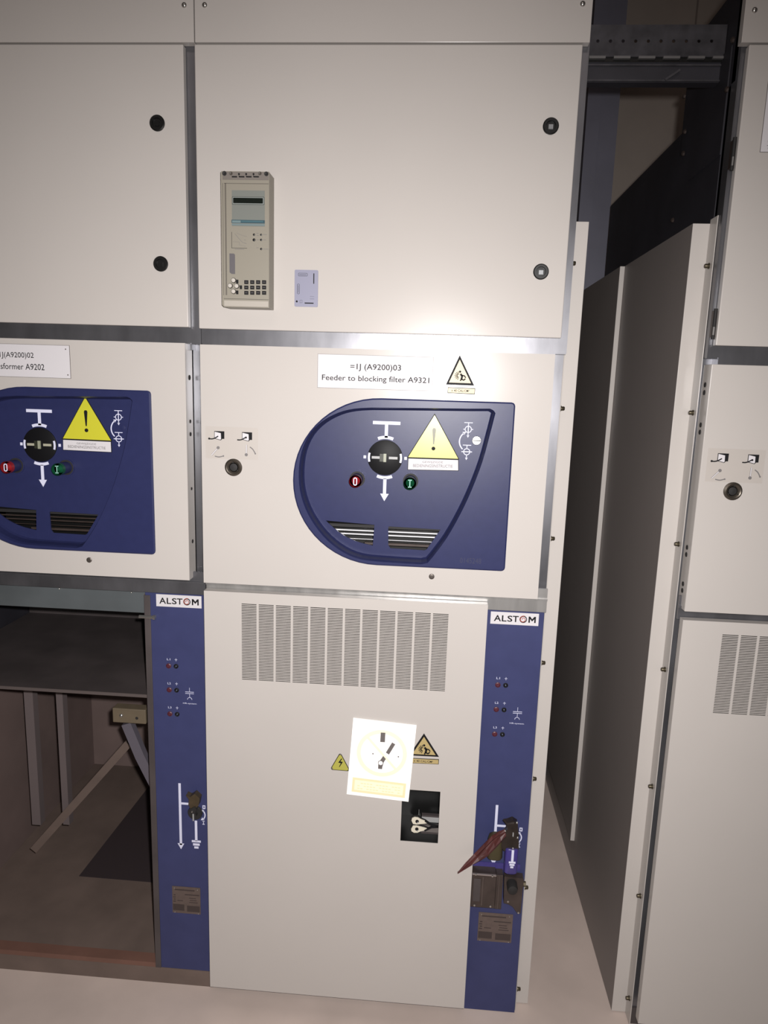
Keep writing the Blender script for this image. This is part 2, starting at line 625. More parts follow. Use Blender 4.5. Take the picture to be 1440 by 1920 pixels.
    a1, a2 = W28(878, 805), W28(875, 847)
    mx = dx + (.006 if dx else 0)
    mb.obj('printed_symbol', op)
    mb = MB()
    mini_sym(mb, a1[0] + mx, a1[1], False, y0)
    mb.obj('printed_symbol', op)
    mb = MB()
    mini_sym(mb, a2[0] + mx, a2[1], True, y0)
    mb.obj('printed_symbol', op)
    mb = MB()
    pc = W28(881, 828)
    mb.stroke(circ(pc[0] + mx, pc[1], .0225, 12, 128, 228), .0024, y0, y1, WHITE)
    e = circ(pc[0] + mx, pc[1], .0225, 12, 128, 228)[0]
    mb.plate([[(e[0] - .003, e[1] + .0025), (e[0] + .0005, e[1] - .0035), (e[0] + .005, e[1] + .003)]], y0, y1, WHITE)
    mb.obj('printed_symbol', op)
    # the two push buttons
    for (px, py), colr, sym, dk, nm in (((667.5, 901), RED, '0', 'red', 'red push button marked 0'), ((769, 905), GREEN, 'I', 'green', 'green push button marked I')):
        bx, bz = W(px, py, .004)
        bx += dx
        mb = MB()
        mb.plate([circ(bx + .0005, bz + .0005, .0195, 32), circ(bx + .0005, bz + .0005, .0172, 32)], .026, .0282, NAVY)
        mb.plate([circ(bx, bz, .0172, 32)], .0275, .0282, DARK)
        mb.lathe((bx, 0, bz), 1, [(.0135, .0278), (.0135, .0)], NAVY, 32)
        mb.lathe((bx, 0, bz), 1, [(.0135, 0), (.0135, -.0105), (.0122, .004), (.0001, -.0122)], colr, 32)
        if sym == '0':
            mb.plate([rrect(bx - .0042, bx + .0042, bz - .0088, bz + .0088, .004), rrect(bx - .0022, bx + .0022, bz - .0066, bz + .0066, .002)], -.0127, -.0121, WHITE)
        else:
            pale = mat('pale_green_print', (.25, .5, .42), .5)
            mb.box(bx - .0009, bx + .0009, -.0127, -.0121, bz - .0075, bz + .0075, pale)
            mb.box(bx - .0038, bx + .0038, -.0127, -.0121, bz + .0065, bz + .0085, pale).box(bx - .0038, bx + .0038, -.0127, -.0121, bz - .0085, bz - .0065, pale)
        o = mb.obj('push_button', op)
        o['label'] = nm
    sx, sz = W28(893.5, 826)
    mb = MB()
    if screw_here:
        mb.lathe((sx + dx, 0, sz), 1, [(.0098, .0282), (.0098, .0262), (.0088, .0252), (.0001, .0252)], STEELB, 24)
        mb.box(sx + dx - .0085, sx + dx + .0085, .0248, .0253, sz - .001, sz + .001, DARK)
        mb.obj('slotted_screw', op)
    else:
        mb.lathe((sx + dx - .004, 0, sz), 1, [(.006, .0282), (.006, .0272), (.0045, .0268), (.0001, .0268)], NAVY, 20)
        mb.obj('screw_plug', op)
    return op


def control_strip(root, x0, x1, z0, z1, dx, ref):
    """blue strip at the right of the cable compartment; ref maps photo points of the middle strip"""
    mb = MB()
    mb.box(x0, x1, YL, YL + .003, z0, z1, STRIPB)
    mb.box(x0, x0 + .003, YL + .003, YL + .06, z0, z1, BODY).box(x1 - .003, x1, YL + .003, YL + .06, z0, z1, BODY)
    st = mb.obj('control_strip', root, bevel=0)
    yy = YL - .0006
    pr = MB()
    for i, zz in enumerate((.847, .786, .724)):
        xa, xb = .6325 + dx, .6505 + dx
        zz2 = zz
        mb = MB()
        mb.lathe((xa, YL, zz2), 1, [(.0062, 0), (.0062, -.002), (.0045, -.003), (.004, -.001), (.0001, -.001)], REDD, 20)
        mb.obj('red_test_socket', st)
        mb = MB()
        mb.lathe((xb, YL, zz2), 1, [(.0056, 0), (.0056, -.002), (.0042, -.003), (.0022, -.001), (.0001, -.001)], INK, 20)
        mb.lathe((xb, YL, zz2), 1, [(.0018, -.0008), (.0001, -.0016)], mat('socket_centre', (.12, .14, .22), .4), 10)
        mb.obj('black_test_socket', st)
        pr.text('L%d' % (i + 1), xa - .004, xa + .004, zz2 + .014, zz2 + .019, yy, WHITE)
        pr.box(xb - .003, xb + .003, yy, YL, zz2 + .016, zz2 + .0168, WHITE).box(xb - .0004, xb + .0004, yy, YL, zz2 + .0125, zz2 + .0195, WHITE)
        pr.obj('printed_lettering', st)
        pr = MB()
    # capacitor symbol
    cx, cz = .682 + dx, .782
    pr.box(cx - .0004, cx + .0004, yy, YL, cz + .001, cz + .012, WHITE)
    pr.box(cx - .0105, cx + .0105, yy, YL, cz + .0005, cz + .0016, WHITE).box(cx - .0105, cx + .0105, yy, YL, cz - .0034, cz - .0023, WHITE)
    pr.box(cx - .0004, cx + .0004, yy, YL, cz - .013, cz - .0034, WHITE)
    pr.stroke(circ(cx, cz - .0185, .0055, 8, 0, 180), .0009, yy, YL, WHITE)
    pr.text('HR-system', cx - .0165, cx + .0165, cz - .031, cz - .0265, yy, WHITE)
    pr.obj('printed_symbol', st)
    pr = MB()
    # earthing diagram
    ax = .649 + dx if not dx else .652 + dx
    if dx:
        pr.box(ax - .0031, ax + .0031, yy, YL, .372, .541, WHITE)
        pr.plate([[(ax - .0085, .376), (ax + .0085, .376), (ax, .360)]], yy, YL, WHITE)
        pr.box(ax + .003, ax + .027, yy, YL, .484, .4895, WHITE)
    else:
        pr.box(ax - .0031, ax + .0031, yy, YL, .395, .541, WHITE)
        pr.plate([[(ax - .0085, .397), (ax + .0085, .397), (ax, .3815)]], yy, YL, WHITE)
        pr.box(ax + .003, ax + .027, yy, YL, .484, .4895, WHITE)
    ex = ax + .0395
    pr.obj('printed_symbol', st)
    pr = MB()
    pr.box(ex - .0031, ex + .0031, yy, YL, .386, .442, WHITE)
    pr.box(ex - .0115, ex + .0115, yy, YL, .382, .3875, WHITE).box(ex - .0085, ex + .0085, yy, YL, .373, .379, WHITE).box(ex - .0055, ex + .0055, yy, YL, .365, .3705, WHITE)
    pr.obj('printed_symbol', st)
    pr = MB()
    # arc arrow between 0 and I
    qx, qz = ex + .008, .459
    pr.stroke(circ(qx, qz, .0155, 10, -48, 48), .0026, yy, YL, WHITE)
    for s_ in (-1, 1):
        e = circ(qx, qz, .0155, 10, -48, 48)[0 if s_ < 0 else -1]
        pr.plate([[(e[0] - .006, e[1] + s_ * .003), (e[0] + .003, e[1] + s_ * .002), (e[0] - .002, e[1] - s_ * .0045)]], yy, YL, WHITE)
    pr.plate([rect(qx + .0095, qx + .0165, qz + .017, qz + .0265), rect(qx + .0115, qx + .0145, qz + .019, qz + .0245)], yy, YL, WHITE)
    pr.box(qx + .0105, qx + .012, yy, YL, qz - .0245, qz - .0165, WHITE).box(qx + .0085, qx + .014, yy, YL, qz - .0262, qz - .0245, WHITE).box(qx + .0085, qx + .014, yy, YL, qz - .0175, qz - .0162, WHITE)
    pr.obj('printed_symbol', st)
    # operating spindle of the earthing switch
    mb = MB()
    kx, kz = ex - .001, .465
    mb.lathe((kx, YL, kz), 1, [(.0185, 0), (.0185, -.003), (.017, -.005), (.0075, -.005), (.0065, -.014), (.0001, -.014)], DARK, 32)
    mb.box(kx - .0016, kx + .0016, YL - .0165, YL - .014, kz - .013, kz + .013, BARG)
    mb.obj('switch_spindle', st)
    return st


def badge(x0, x1, z0, z1, y, label):
    """white nameplate ALSTOM with the spiral letter O"""
    mb = MB()
    mb.box(x0, x1, y - .001, y, z0, z1, LABELW)
    w_, h = x1 - x0, z1 - z0
    a, b_ = z0 + h * .24, z0 + h * .74
    yy = y - .0016
    cols = {'A': (.07, .22), 'L': (.235, .335), 'S': (.35, .455), 'T': (.46, .585), 'M': (.79, .935)}
    mu0, mu1 = x0 + w_ * .79, x0 + w_ * .94
    mw, st_, mc = mu1 - mu0, (mu1 - mu0) * .2, (mu0 + mu1) / 2
    mb.plate([[(mu0, a), (mu0 + st_, a), (mu0 + st_, b_ - st_ * 1.7), (mc, a + (b_ - a) * .22), (mu1 - st_, b_ - st_ * 1.7), (mu1 - st_, a), (mu1, a), (mu1, b_), (mu1 - st_ * 1.1, b_), (mc, a + (b_ - a) * .58), (mu0 + st_ * 1.1, b_), (mu0, b_)]], yy, y - .001, INK)
    for ch, (u0, u1) in cols.items():
        if ch == 'M':
            continue
        mb.text(ch, x0 + w_ * u0, x0 + w_ * u1, a, b_, yy, INK, thin=.008 if ch == 'M' else .016)
    cx, cz = x0 + w_ * .68, z0 + h * .49
    R = h * .29
    mb.plate([circ(cx, cz, R, 28), circ(cx + R * .06, cz, R * .72, 28)], yy, y - .001, INK)
    sp = [(cx + R * (1 - .75 * t) * math.cos(1.2 + 8.5 * t), cz + R * (1 - .75 * t) * math.sin(1.2 + 8.5 * t)) for t in [i / 30 for i in range(31)]]
    mb.stroke(sp, R * .17, yy - .0002, yy, ORNG)
    o = mb.obj('maker_badge')
    return tag(o, label, 'badge', 'white maker badges on the blue strips')


def rating_plate(x0, x1, z0, z1, y, label):
    root = thing('rating_plate', ((x0 + x1) / 2, y, z0), label, 'plate', 'rating plates low on the blue strips')
    mb = MB()
    mb.box(x0, x1, y - .0012, y, z0, z1, PLATE)
    w_, h = x1 - x0, z1 - z0
    yy = y - .0017
    R_ = lambda a, b_, c, d: mb.box(x0 + w_ * a, x0 + w_ * b_, yy, y - .001, z0 + h * c, z0 + h * d, PLATED)
    R_(.02, .42, .10, .33); R_(.52, .97, .08, .30); R_(.45, .96, .70, .73)
    for i in range(4):
        R_(.03 + .02 * (i % 2), .12, .42 + i * .08, .45 + i * .08)
    R_(.18, .38, .46, .48); R_(.60, .9, .42, .44); R_(.62, .86, .5, .52); R_(.6, .84, .58, .6); R_(.1, .8, .86, .9)
    mb.obj('plate', root)
    for u, v in ((.08, .94), (.9, .93), (.08, .03), (.92, .03)):
        m2 = MB()
        m2.lathe((x0 + w_ * u, y - .0012, z0 + h * v), 1, [(.0018, 0), (.0014, -.001), (.0001, -.0014)], STEELB, 10)
        m2.obj('rivet', root)
    return root


def side_cover(root, xs, sgn, full=True):
    """bolted Z-shaped cover on a cabinet's flank, sgn=+1 outwards to the right"""
    z0, z1 = FZ + .002, 1.880
    t = .002
    yf = .075
    w_ = .036
    mb = MB()
    fx = (xs, xs + sgn * t)
    yr = .05 if sgn > 0 else .036
    mb.box(*fx, yr, yf, z0, z1, CREAM)
    mb.box(xs, xs + sgn * w_, yf, yf + t, z0, z1 - .008, CREAM)
    xo = xs + sgn * w_
    o = mb.obj('side_cover', root, bevel=.0012, seg=2)
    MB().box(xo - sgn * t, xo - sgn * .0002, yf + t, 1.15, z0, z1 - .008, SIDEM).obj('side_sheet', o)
    if sgn < 0:
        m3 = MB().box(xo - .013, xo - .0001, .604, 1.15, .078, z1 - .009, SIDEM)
        m3.box(xo - .0135, xo - .0001, .6, .604, .078, z1 - .009, CREAM)  # front edge cream, unlike the darker sheet behind it
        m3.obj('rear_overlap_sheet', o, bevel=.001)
    for z in (1.785, 1.485, 1.197, .903, .61, .318, .028):
        m2 = MB()
        m2.lathe((xs + sgn * t, .055, z), 0, [(.0062, 0), (.0062, sgn * .0016), (.0045, sgn * .0018), (.0045, sgn * .0075), (.0035, sgn * .009), (.0001, sgn * .009)], STEELD, 6 if False else 12)
        m2.obj('bolt', o)
    return o


def cabinet(x0, label, sidecover, kind):
    """x0 = left side of the cabinet; dx moves every measure taken on the middle one"""
    dx = x0 - X2
    x1 = x0 + PITCH if kind != 'mid' else X2E
    root = thing('switchgear_cabinet', (x0 + PITCH / 2, 0, FZ), label, 'switchgear')
    # hollow steel body
    t = .002
    mb = MB()
    for xa in (x0 + .0005, x1 - t - .0005):
        mb.box(xa, xa + t, YL + .02, DEPTH, .012, ZREAR, BODY)
        mb.box(xa, xa + t, .03, .325, ZREAR, ZTOP - .002, BODY)
    mb.box(x0 + .0025, x1 - .0025, DEPTH - t, DEPTH, .012, ZREAR, BODY)
    mb.box(x0 + .0005, x1 - .0005, .327, DEPTH, ZREAR, ZREAR + t, BODY)
    mb.box(x0 + .0005, x1 - .0005, .325, .327, ZREAR - .05, ZTOP, BODY)
    mb.box(x0 + .0025, x1 - .0025, .04, .325, ZTOP - .004, ZTOP - .002, BODY)
    mb.obj('body', root)
    # galvanised frame
    lw = .0235
    mb = MB()
    mb.box(x0 + .0005, x0 + lw, YU, YU + .03, 1.5995, ZTOP - .004, GALV)
    mb.obj('frame_post', root)
    mb = MB()
    mb.box(x1 - lw, x1 - .0005, YU, YU + .03, 1.5995, ZTOP - .004, GALV)
    mb.obj('frame_post', root)
    mb = MB()
    mb.box(x0 + .0005, x0 + lw + .006, YL + .0035, YL + .03, .012, 1.5985, GALV)
    mb.obj('frame_post', root)
    mb = MB()
    mb.box(x1 - lw - .006, x1 - .0005, YL + .0035, YL + .03, .012, 1.5985, GALV)
    mb.obj('frame_post', root)
    mb = MB()
    mb.box(x0 + lw, x1 - lw, YU, YU + .03, 1.585, 1.64, GALV)
    mb.box(x0 + .001, x1 - .001, YU + .002, YL + .02, 1.5975, 1.5995, GALV)
    mb.obj('frame_rail', root)
    mb = MB()
    mb.box(x0 + .001, x1 - .001, .024, .03, 1.034, 1.088, GALV if kind != 'mid' else GALVB)
    mb.box(x0 + .001, x1 - .001, .019, .0245, 1.0615, 1.066, GALV if kind != 'mid' else GALVB)
    mb.obj('frame_rail', root)
    # plinth
    MB().box(x0 + .001, x0 + .627 if kind == 'mid' else x1 - .001, YL, DEPTH, FZ, .0105, BROWN if kind == 'left' else BROWND).obj('plinth', root)
    # top cover with its screws
    mb = MB()
    cx0 = x0 + (.002 if kind != 'right' else -.008)
    cx1 = x1 - .0040 if kind == 'mid' else x1 + .001
    mb.box(cx0 + .001, cx1, -.001, YU - .001, 2.1785, ZTOP + .03, CREAM)
    mb.box(cx0 + .001, cx1, YU - .001, .028, ZTOP + .0285, ZTOP + .03, CREAM)
    tc = mb.obj('top_cover', root, bevel=.001)
    for sx in ((x0 + (.0235 if kind != 'right' else .0105)), (x0 + (.7635 if kind == 'left' else .7532))):
        m2 = MB()
        screw(m2, sx, -.001, 2.2445 if kind != 'right' else 2.233, .0052)
        m2.obj('screw', tc)
    # upper door
    ux0, ux1 = x0 + .0012, x0 + .7595
    if kind == 'right':
        ux0 = 1.0206
        ux1 = ux0 + .7585
    ztb = {'left': 1.6310, 'mid': 1.6290, 'right': 1.6226}[kind]
    mb = MB().box(ux0, ux1, 0, .0165, ztb, 2.1755, CREAM)
    ud = mb.obj('upper_door', root, bevel=.0018)
    if kind != 'right':
        lx = .661 if kind == 'mid' else -.1255
        ins = mat('worn_steel_insert', (.35, .36, .37), .3, .6) if kind == 'mid' else BLACK
        lock(ud, lx, 2.030, insert=ins)
        lock(ud, lx, 1.758, insert=ins)
    else:
        for hz in (1.985, 1.665):
            mb = MB()
            mb.box(1.0125, 1.0195, .006, YU, hz - .026, hz + .026, INTERL)
            mb.lathe((1.0155, .006, hz), 2, [(.0035, -.03), (.0035, .03)], DARK, 12)
            mb.box(1.0127, 1.0155, .001, .006, hz - .022, hz - .006, GALVB)
            mb.obj('hinge', ud)
    # middle door with deep folded flanges
    mx0, mx1 = x0 + .0028, x0 + .7498
    if kind == 'right':
        mx0 = 1.0180
        mx1 = mx0 + .747
    if kind == 'left':
        mx1 = -.0779
    mz0, mz1 = {'left': (1.0745, 1.5979), 'mid': (1.071, 1.5962), 'right': (1.060, 1.5852)}[kind]
    fl_ = .0445
    mb = MB()
    if kind == 'right':
        mb.box(mx0, mx1, 0, .002, mz0, mz1, CREAM)
    else:
        big = rect(mx0, mx1, mz0, mz1)
        hole = offset(outline_out(dx), -.0015)
        isl_hole = offset(outline_out(dx), .0015)
        mb.plate([big, isl_hole], 0, .002, CREAM)
    mb.box(mx0, mx0 + .002, .002, fl_, mz0, mz1, CREAM).box(mx1 - .002, mx1, .002, fl_, mz0, mz1, CREAM)
    mb.box(mx0 + .002, mx1 - .002, .002, .018, mz1 - .002, mz1, CREAM).box(mx0 + .002, mx1 - .002, .002, .018, mz0, mz0 + .002, CREAM)
    md = mb.obj('middle_door', root, bevel=.0008)
    if kind != 'right':
        m2 = MB()
        hx = .468 + dx if kind == 'mid' else -.310
        m2.lathe((hx, 0, 1.111), 1, [(.0062, .0), (.0062, -.0012), (.0048, -.0022), (.003, -.0022), (.0026, -.0008), (.0001, -.0008)], mat('grey_brown_screw', (.10, .085, .075), .4, .5), 20)
        m2.obj('screw', md)
    # screws in the flange that the photo sees
    if kind == 'left':
        for z, r in ((1.526, .0055), (1.431, .004), (1.403, .0045), (1.281, .0035), (1.160, .0045)):
            m2 = MB()
            m2.lathe((mx1, .024, z), 0, [(r, -.0002), (r, .0012), (r * .55, .0012), (.0001, .0003)], DARK, 16)
            m2.obj('flange_screw', md)
    if kind == 'right':
        for z in (1.544, 1.528, 1.461, 1.446, 1.197, 1.181, 1.115, 1.100):
            m2 = MB()
            m2.lathe((mx0, .025, z), 0, [(.0052, .0002), (.0052, -.0012), (.003, -.0014), (.0001, -.0002)], DARK, 16)
            m2.obj('flange_screw', md)
        lever_hole(md, 1.088, 1.327)
    elif kind == 'mid':
        lever_hole(md, .026, 1.336)
    if kind != 'right':
        mechanism(root, dx, kind == 'mid')
    if kind == 'mid':
        ob = MB()
        ob.text('0145248', .528, .574, 1.146, 1.158, -.0053, mat('embossed_navy', (.014, .016, .055), .6))
        ob.obj('embossed_number', root)
    # lower part
    if kind != 'left':
        if kind == 'mid':
            ld_ = grille_door('lower_door', -.0452, .595, .0111, 1.0521, .0415, 1.0262, root, (.4215, .5105, .4590, .5935))
            # dark viewing window and the twin clamp behind it
            mb = MB()
            mb.box(.405, .53, .13, .132, .44, .61, BLACK)
            mb.box(.405, .407, .003, .13, .44, .61, BLACK).box(.528, .53, .003, .13, .44, .61, BLACK)
            mb.box(.407, .528, .003, .13, .608, .61, BLACK).box(.407, .528, .003, .13, .44, .442, BLACK)
            mb.obj('window_recess', ld_)
            for s_, zc in ((1, .506), (-1, .484)):
                mb = MB()
                yc = .012
                pts = [(.446, 0), (.447, .006), (.453, .0095), (.461, .009), (.468, .005), (.478, .0015), (.485, -.003), (.478, -.0055), (.468, -.0075), (.458, -.0095), (.450, -.0085)]
                lp = [(p[0], zc + s_ * p[1]) for p in pts]
                big_ = offset(lp if s_ > 0 else lp, 0)
                c_ = (sum(p[0] for p in lp) / len(lp), zc)
                rim_ = [(c_[0] + (p[0] - c_[0]) * 1.1, c_[1] + (p[1] - c_[1]) * 1.28) for p in lp]
                mb.plate([rim_], yc + .002, yc + .006, DARK)
                mb.plate([lp], yc, yc + .002, mat('cream_clamp', (.62, .58, .48), .4))
                mb.plate([circ(.4595, zc - s_ * .001, .0042, 16)], yc - .001, yc, INK)
                mb.plate([circ(.461, zc - .003, .0018, 10)], yc - .0014, yc - .001, BARG)
                mb.stroke([(.478, zc + s_ * .002), (.494, zc - s_ * .008), (.515, zc - s_ * .011)], .004, yc - .001, yc + .003, INK)
                mb.obj('contact_clamp', ld_)
            mb = MB().box(.470, .527, .02, .03, .513, .5135 + .0035, BROWND).box(.470, .527, .022, .03, .4985, .512, BARG).box(.470, .527, .022, .03, .472, .489, RETROG).box(.470, .527, .022, .03, .4715 - .004, .4715, BROWND)
            mb.box(.4625, .4632, .02, .024, .517, .529, BARG)
            mb.obj('clamp_rail', ld_)
        else:
            grille_door('lower_door', 1.0171, 1.657, .012, 1.0407, 1.1035, 1.0125, root)
        mb = MB().box(x0 + .01, x1 - .16, .10, .102, .75, 1.05, BLACK)  # black sheet added behind the slots so they look dark
        mb.obj('vent_dark_sheet', root)
    if kind != 'right':
        sx1 = x1 - (.0015 if kind == 'mid' else .012)
        control_strip(root, x0 + .628, sx1, .002 + FZ if kind == 'mid' else .012, 1.048, dx, None)
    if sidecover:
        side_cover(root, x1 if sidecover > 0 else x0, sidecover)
    return root


c2 = cabinet(X2, 'middle cream and blue switchgear cabinet with grey relay and slotted vent door', 1, 'mid')
c3 = cabinet(X3, 'cream switchgear cabinet at the right edge beyond the narrow gap', -1, 'right')
c1 = cabinet(X1, 'left switchgear cabinet with its lower compartment open and dark inside', 0, 'left')

# ------------------------------------------------------------------ inside the open compartment of the left cabinet
xr = -.203
xl = X1 + .004
mb = MB()
mb.box(xl, xr, .055, .058, .972, 1.055, mat('grey_rail_paint', (.075, .085, .09), .5, noise=.15, scale=8))
mb.box(xl, xr, .050, .055, 1.028, 1.052, MATS['grey_rail_paint'])
rl = mb.obj('compartment_header', c1, bevel=.001)
for sx in (-.414, -.238):
    m2 = MB(); screw(m2, sx, .055, 1.022, .0025); m2.obj('screw', rl)
mb = MB()
mb.box(xl, xr - .001, .062, .60, .757, .760, BROWND)
mb.box(xl, xr - .001, .060, .062, .754, .762, mat('pale_edge_steel', (.14, .115, .11), .4, .4))  # front edge paler than the shelf's top
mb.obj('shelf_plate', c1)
mb = MB()
LN = mat('haze_brown_sheet', (.16, .115, .105), .7, noise=.12, scale=6)  # sheets added so their brown imitates lens haze inside the compartment
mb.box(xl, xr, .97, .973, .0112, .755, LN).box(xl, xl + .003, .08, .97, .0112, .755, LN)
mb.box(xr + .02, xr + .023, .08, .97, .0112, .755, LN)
mb.obj('haze_liner', c1)
mb = MB()
mb.box(xl, xr - .001, .60, .604, .757, .93, BROWND).box(xl, xr - .001, .57, .60, .925, .93, BROWN)
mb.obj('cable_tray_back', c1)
mb = MB()
mb.box(xr - .001, xr + .014, YL - .002, .075, .0112, 1.02, BROWND)
mb.box(xr - .004, xr - .001, .05, .07, .0112, 1.02, BROWN)
mb.obj('opening_post', c1, bevel=.001)
mb = MB()
mb.lathe((-.193, .04, .968), 0, [(.004, -.022), (.004, .012), (.0062, .012), (.0062, .017), (.0001, .019)], STEELB, 12)
mb.obj('side_bolt', c1)
for px in (45, 105):
    a = W(px, 1310, .35)
    mb = MB().box(a[0], a[0] + (.027 if px < 60 else .02), .35, .375, W(px, 1545, .35)[1], .757, mat('pale_brown_upright', (.13, .105, .105), .6))
    mb.obj('inner_upright', c1)
mb = MB()
a, b_ = W(212, 1326, .12), W(268, 1356, .12)
mb.box(a[0], b_[0] + .01, .115, .145, b_[1], a[1], INSUL)
io = mb.obj('laminate_block', c1, bevel=.002)
m2 = MB(); screw(m2, W(229, 1340, .12)[0], .115, W(229, 1340, .12)[1], .005); m2.obj('screw', io)
m2 = MB(); m2.lathe((W(258, 1345, .12)[0], .115, W(258, 1345, .12)[1]), 1, [(.004, 0), (.0035, -.001), (.0001, -.001)], DARK, 12); m2.obj('screw', io)
mb = MB()
p = [W(236, 1358, .15), W(262, 1420, .15), W(290, 1475, .15)]
mb.stroke(p, .026, .15, .17, mat('blue_grey_bar', (.10, .09, .11), .5))
mb.obj('hinged_lever', c1)
mb = MB()
p = [W(240, 1395, .3), W(62, 1595, .3)]
mb.stroke(p, .022, .30, .322, BROWN)
mb.obj('diagonal_strut', c1, bevel=.002)
mb = MB()
fc = [un(x_, y_, 2, .0110) for x_, y_ in ((148, 1643), (290, 1655), (300, 1470), (283, 1470))]
mb.add([tuple(q) for q in fc] + [(q.x, q.y, .0120) for q in fc], [(4, 5, 6, 7), (0, 3, 2, 1), (0, 1, 5, 4), (1, 2, 6, 5), (2, 3, 7, 6), (3, 0, 4, 7)], mat('dark_floor_patch', (.03, .02, .022), .8))
mb.obj('cable_floor_hatch', c1)  # flat dark patch laid in place of the cable opening
mb = MB()
mb.box(xl, xr, .045, .075, .0108, .024, mat('rusty_sill', (.15, .075, .055), .7, noise=.1, scale=12))
mb.obj('compartment_sill', c1)

# ------------------------------------------------------------------ things fixed on the doors
G_WARN = 'yellow exclamation triangles on the blue panels'


def exclamation(dx, label):
    root = thing('warning_sticker', (.459 + dx, .028, 1.35), label, 'sticker', G_WARN)
    A, Bq, C_ = W(815, 778, .028), W(765.5, 857, .028), W(859, 860, .028)
    if dx:
        A, Bq, C_ = W(160, 745, .028), W(118.5, 822, .028), W(208.5, 826, .028)
        ox = 0
    lw = W(765, 858, .028); rw = W(860, 861, .028); lb = W(764, 881, .028); rb = W(860, 883, .028)
    if dx:
        lw, rw, lb, rb = W(118, 823, .028), W(209, 827, .028), W(118.5, 844, .028), W(210, 848.5, .028)
    y0 = .0268
    mb = MB()
    c = ((A[0] + Bq[0] + C_[0]) / 3, (A[1] + Bq[1] + C_[1]) / 3)
    tri = [A, Bq, C_]
    k = 1.05
    mb.plate([[(c[0] + (q[0] - c[0]) * k, c[1] + (q[1] - c[1]) * k) for q in tri]], y0 + .0004, y0 + .0012, INK)
    mb.plate([tri], y0, y0 + .0005, YELLOW)
    w_ = C_[0] - Bq[0]
    h = A[1] - (Bq[1] + C_[1]) / 2
    ex, ez = A[0] + (Bq[0] + C_[0] - 2 * A[0]) * .3, A[1]
    excl = [(ex - w_ * .036, ez - h * .34), (ex - w_ * .02, ez - h * .305), (ex + w_ * .02, ez - h * .305), (ex + w_ * .036, ez - h * .34), (ex + w_ * .012, ez - h * .68), (ex - w_ * .012, ez - h * .68)]
    ic = INK if dx else mat('pale_black_print', (.10, .095, .045), .4)  # mark paler on the middle sticker than on the left one
    mb.plate([excl], y0 - .0005, y0, ic)
    mb.plate([circ(ex, ez - h * .78, w_ * .038, 20)], y0 - .0005, y0, INK)
    mb.obj('yellow_triangle', root)
    mb = MB()
    mb.plate([[lw, lb, rb, rw]], y0, y0 + .0012, INK)
    ins = .0012
    q = [(lw[0] + ins, lw[1] - ins * 1.5), (lb[0] + ins, lb[1] + ins), (rb[0] - ins, rb[1] + ins), (rw[0] - ins, rw[1] - ins * 1.5)]
    mb.plate([q], y0 - .0004, y0, LABELW)
    an = math.atan2(rb[1] - lb[1], rb[0] - lb[0])
    W_ = rb[0] - lb[0]
    H_ = lw[1] - lb[1]
    mb.text('GEWIJZIGDE', lb[0] + W_ * .29, lb[0] + W_ * .69, lb[1] + H_ * .55, lb[1] + H_ * .76, y0 - .0008, GREYINK, ang=an, piv=lb)
    mb.text('BEDIENINGSINSTRUCTIE', lb[0] + W_ * .11, lb[0] + W_ * .88, lb[1] + H_ * .25, lb[1] + H_ * .49, y0 - .0008, GREYINK, ang=an, piv=lb)
    mb.obj('text_label', root)
    return root


exclamation(0, 'yellow exclamation triangle on the middle cabinet\'s blue panel, beside steel screw')
exclamation(-PITCH, 'yellow exclamation triangle with white text label on the left cabinet\'s blue panel')


def nameplate(x0, x1, z0, z1, lines, label, pins, border=True):
    root = thing('nameplate', ((x0 + x1) / 2, 0, z0), label, 'nameplate')
    mb = MB()
    mb.box(x0, x1, -.0016, 0, z0, z1, LABELW)
    e = .0007
    mb.plate([rect(x0 - e, x1 + e, z0 - e, z1 + e), rect(x0 + .0003, x1 - .0003, z0 + .0003, z1 - .0003)], -.0012, 0, RETROG)
    for (s_, a, b_, c, d, th) in lines:
        mb.text(s_, a, b_, c, d, -.0019, INK, thin=th)
    mb.obj('plate', root)
    for (u, v) in pins:
        m2 = MB()
        m2.lathe((u, -.0016, v), 1, [(.0016, 0), (.0012, -.0009), (.0001, -.001)], RETROG, 10)
        m2.obj('pin', root)
    return root


def span(xa, xb, yc, h):
    a, b_ = W(xa, yc), W(xb, yc)
    z = (a[1] + b_[1]) / 2
    return a[0], b_[0], z - h / 2, z + h / 2


a0, a1, a2, a3 = span(657, 752, 690, .0135)
b0, b1, b2, b3 = span(604, 805, 711, .0150)
nameplate(.2090, .4515, 1.5140, 1.5830, [('=1J (A9200)03', a0, a1, a2 - .001, a3 + .001, .004), ('Feeder to blocking filter A9321', b0, b1, b2 - .001, b3 - .001, .004)],
          'white nameplate reading Feeder to blocking filter A9321 above the middle blue panel', [])
a0, a1, a2, a3 = span(-9, 64, 667, .0135)
b0, b1, b2, b3 = span(-24, 84, 687, .0130)
nameplate(-.575, -.3325, 1.5165, 1.5855, [('=1J(A9200)02', a0, a1, a2 - .0005, a3 + .001, .004), ('Transformer A9202', b0, b1, b2, b3, .004)],
          'white nameplate ending sformer A9202 above the left blue panel, cut by the frame', [(-.3405, 1.578), (-.338, 1.5235)])
xx, zz = W(1425, 285)
nameplate(xx, xx + .17, zz, zz + .125, [('F', xx + .0165, xx + .0215, zz + .0375, zz + .0445, 0), ('S', xx + .0135, xx + .0185, zz + .0265, zz + .0335, 0), ('O', xx + .0115, xx + .0175, zz + .0155, zz + .0225, 0), ('Te', xx + .011, xx + .020, zz + .0050, zz + .0115, 0)],
          'narrow white text plate on the right cabinet\'s upper door, cut off by the picture edge', [])


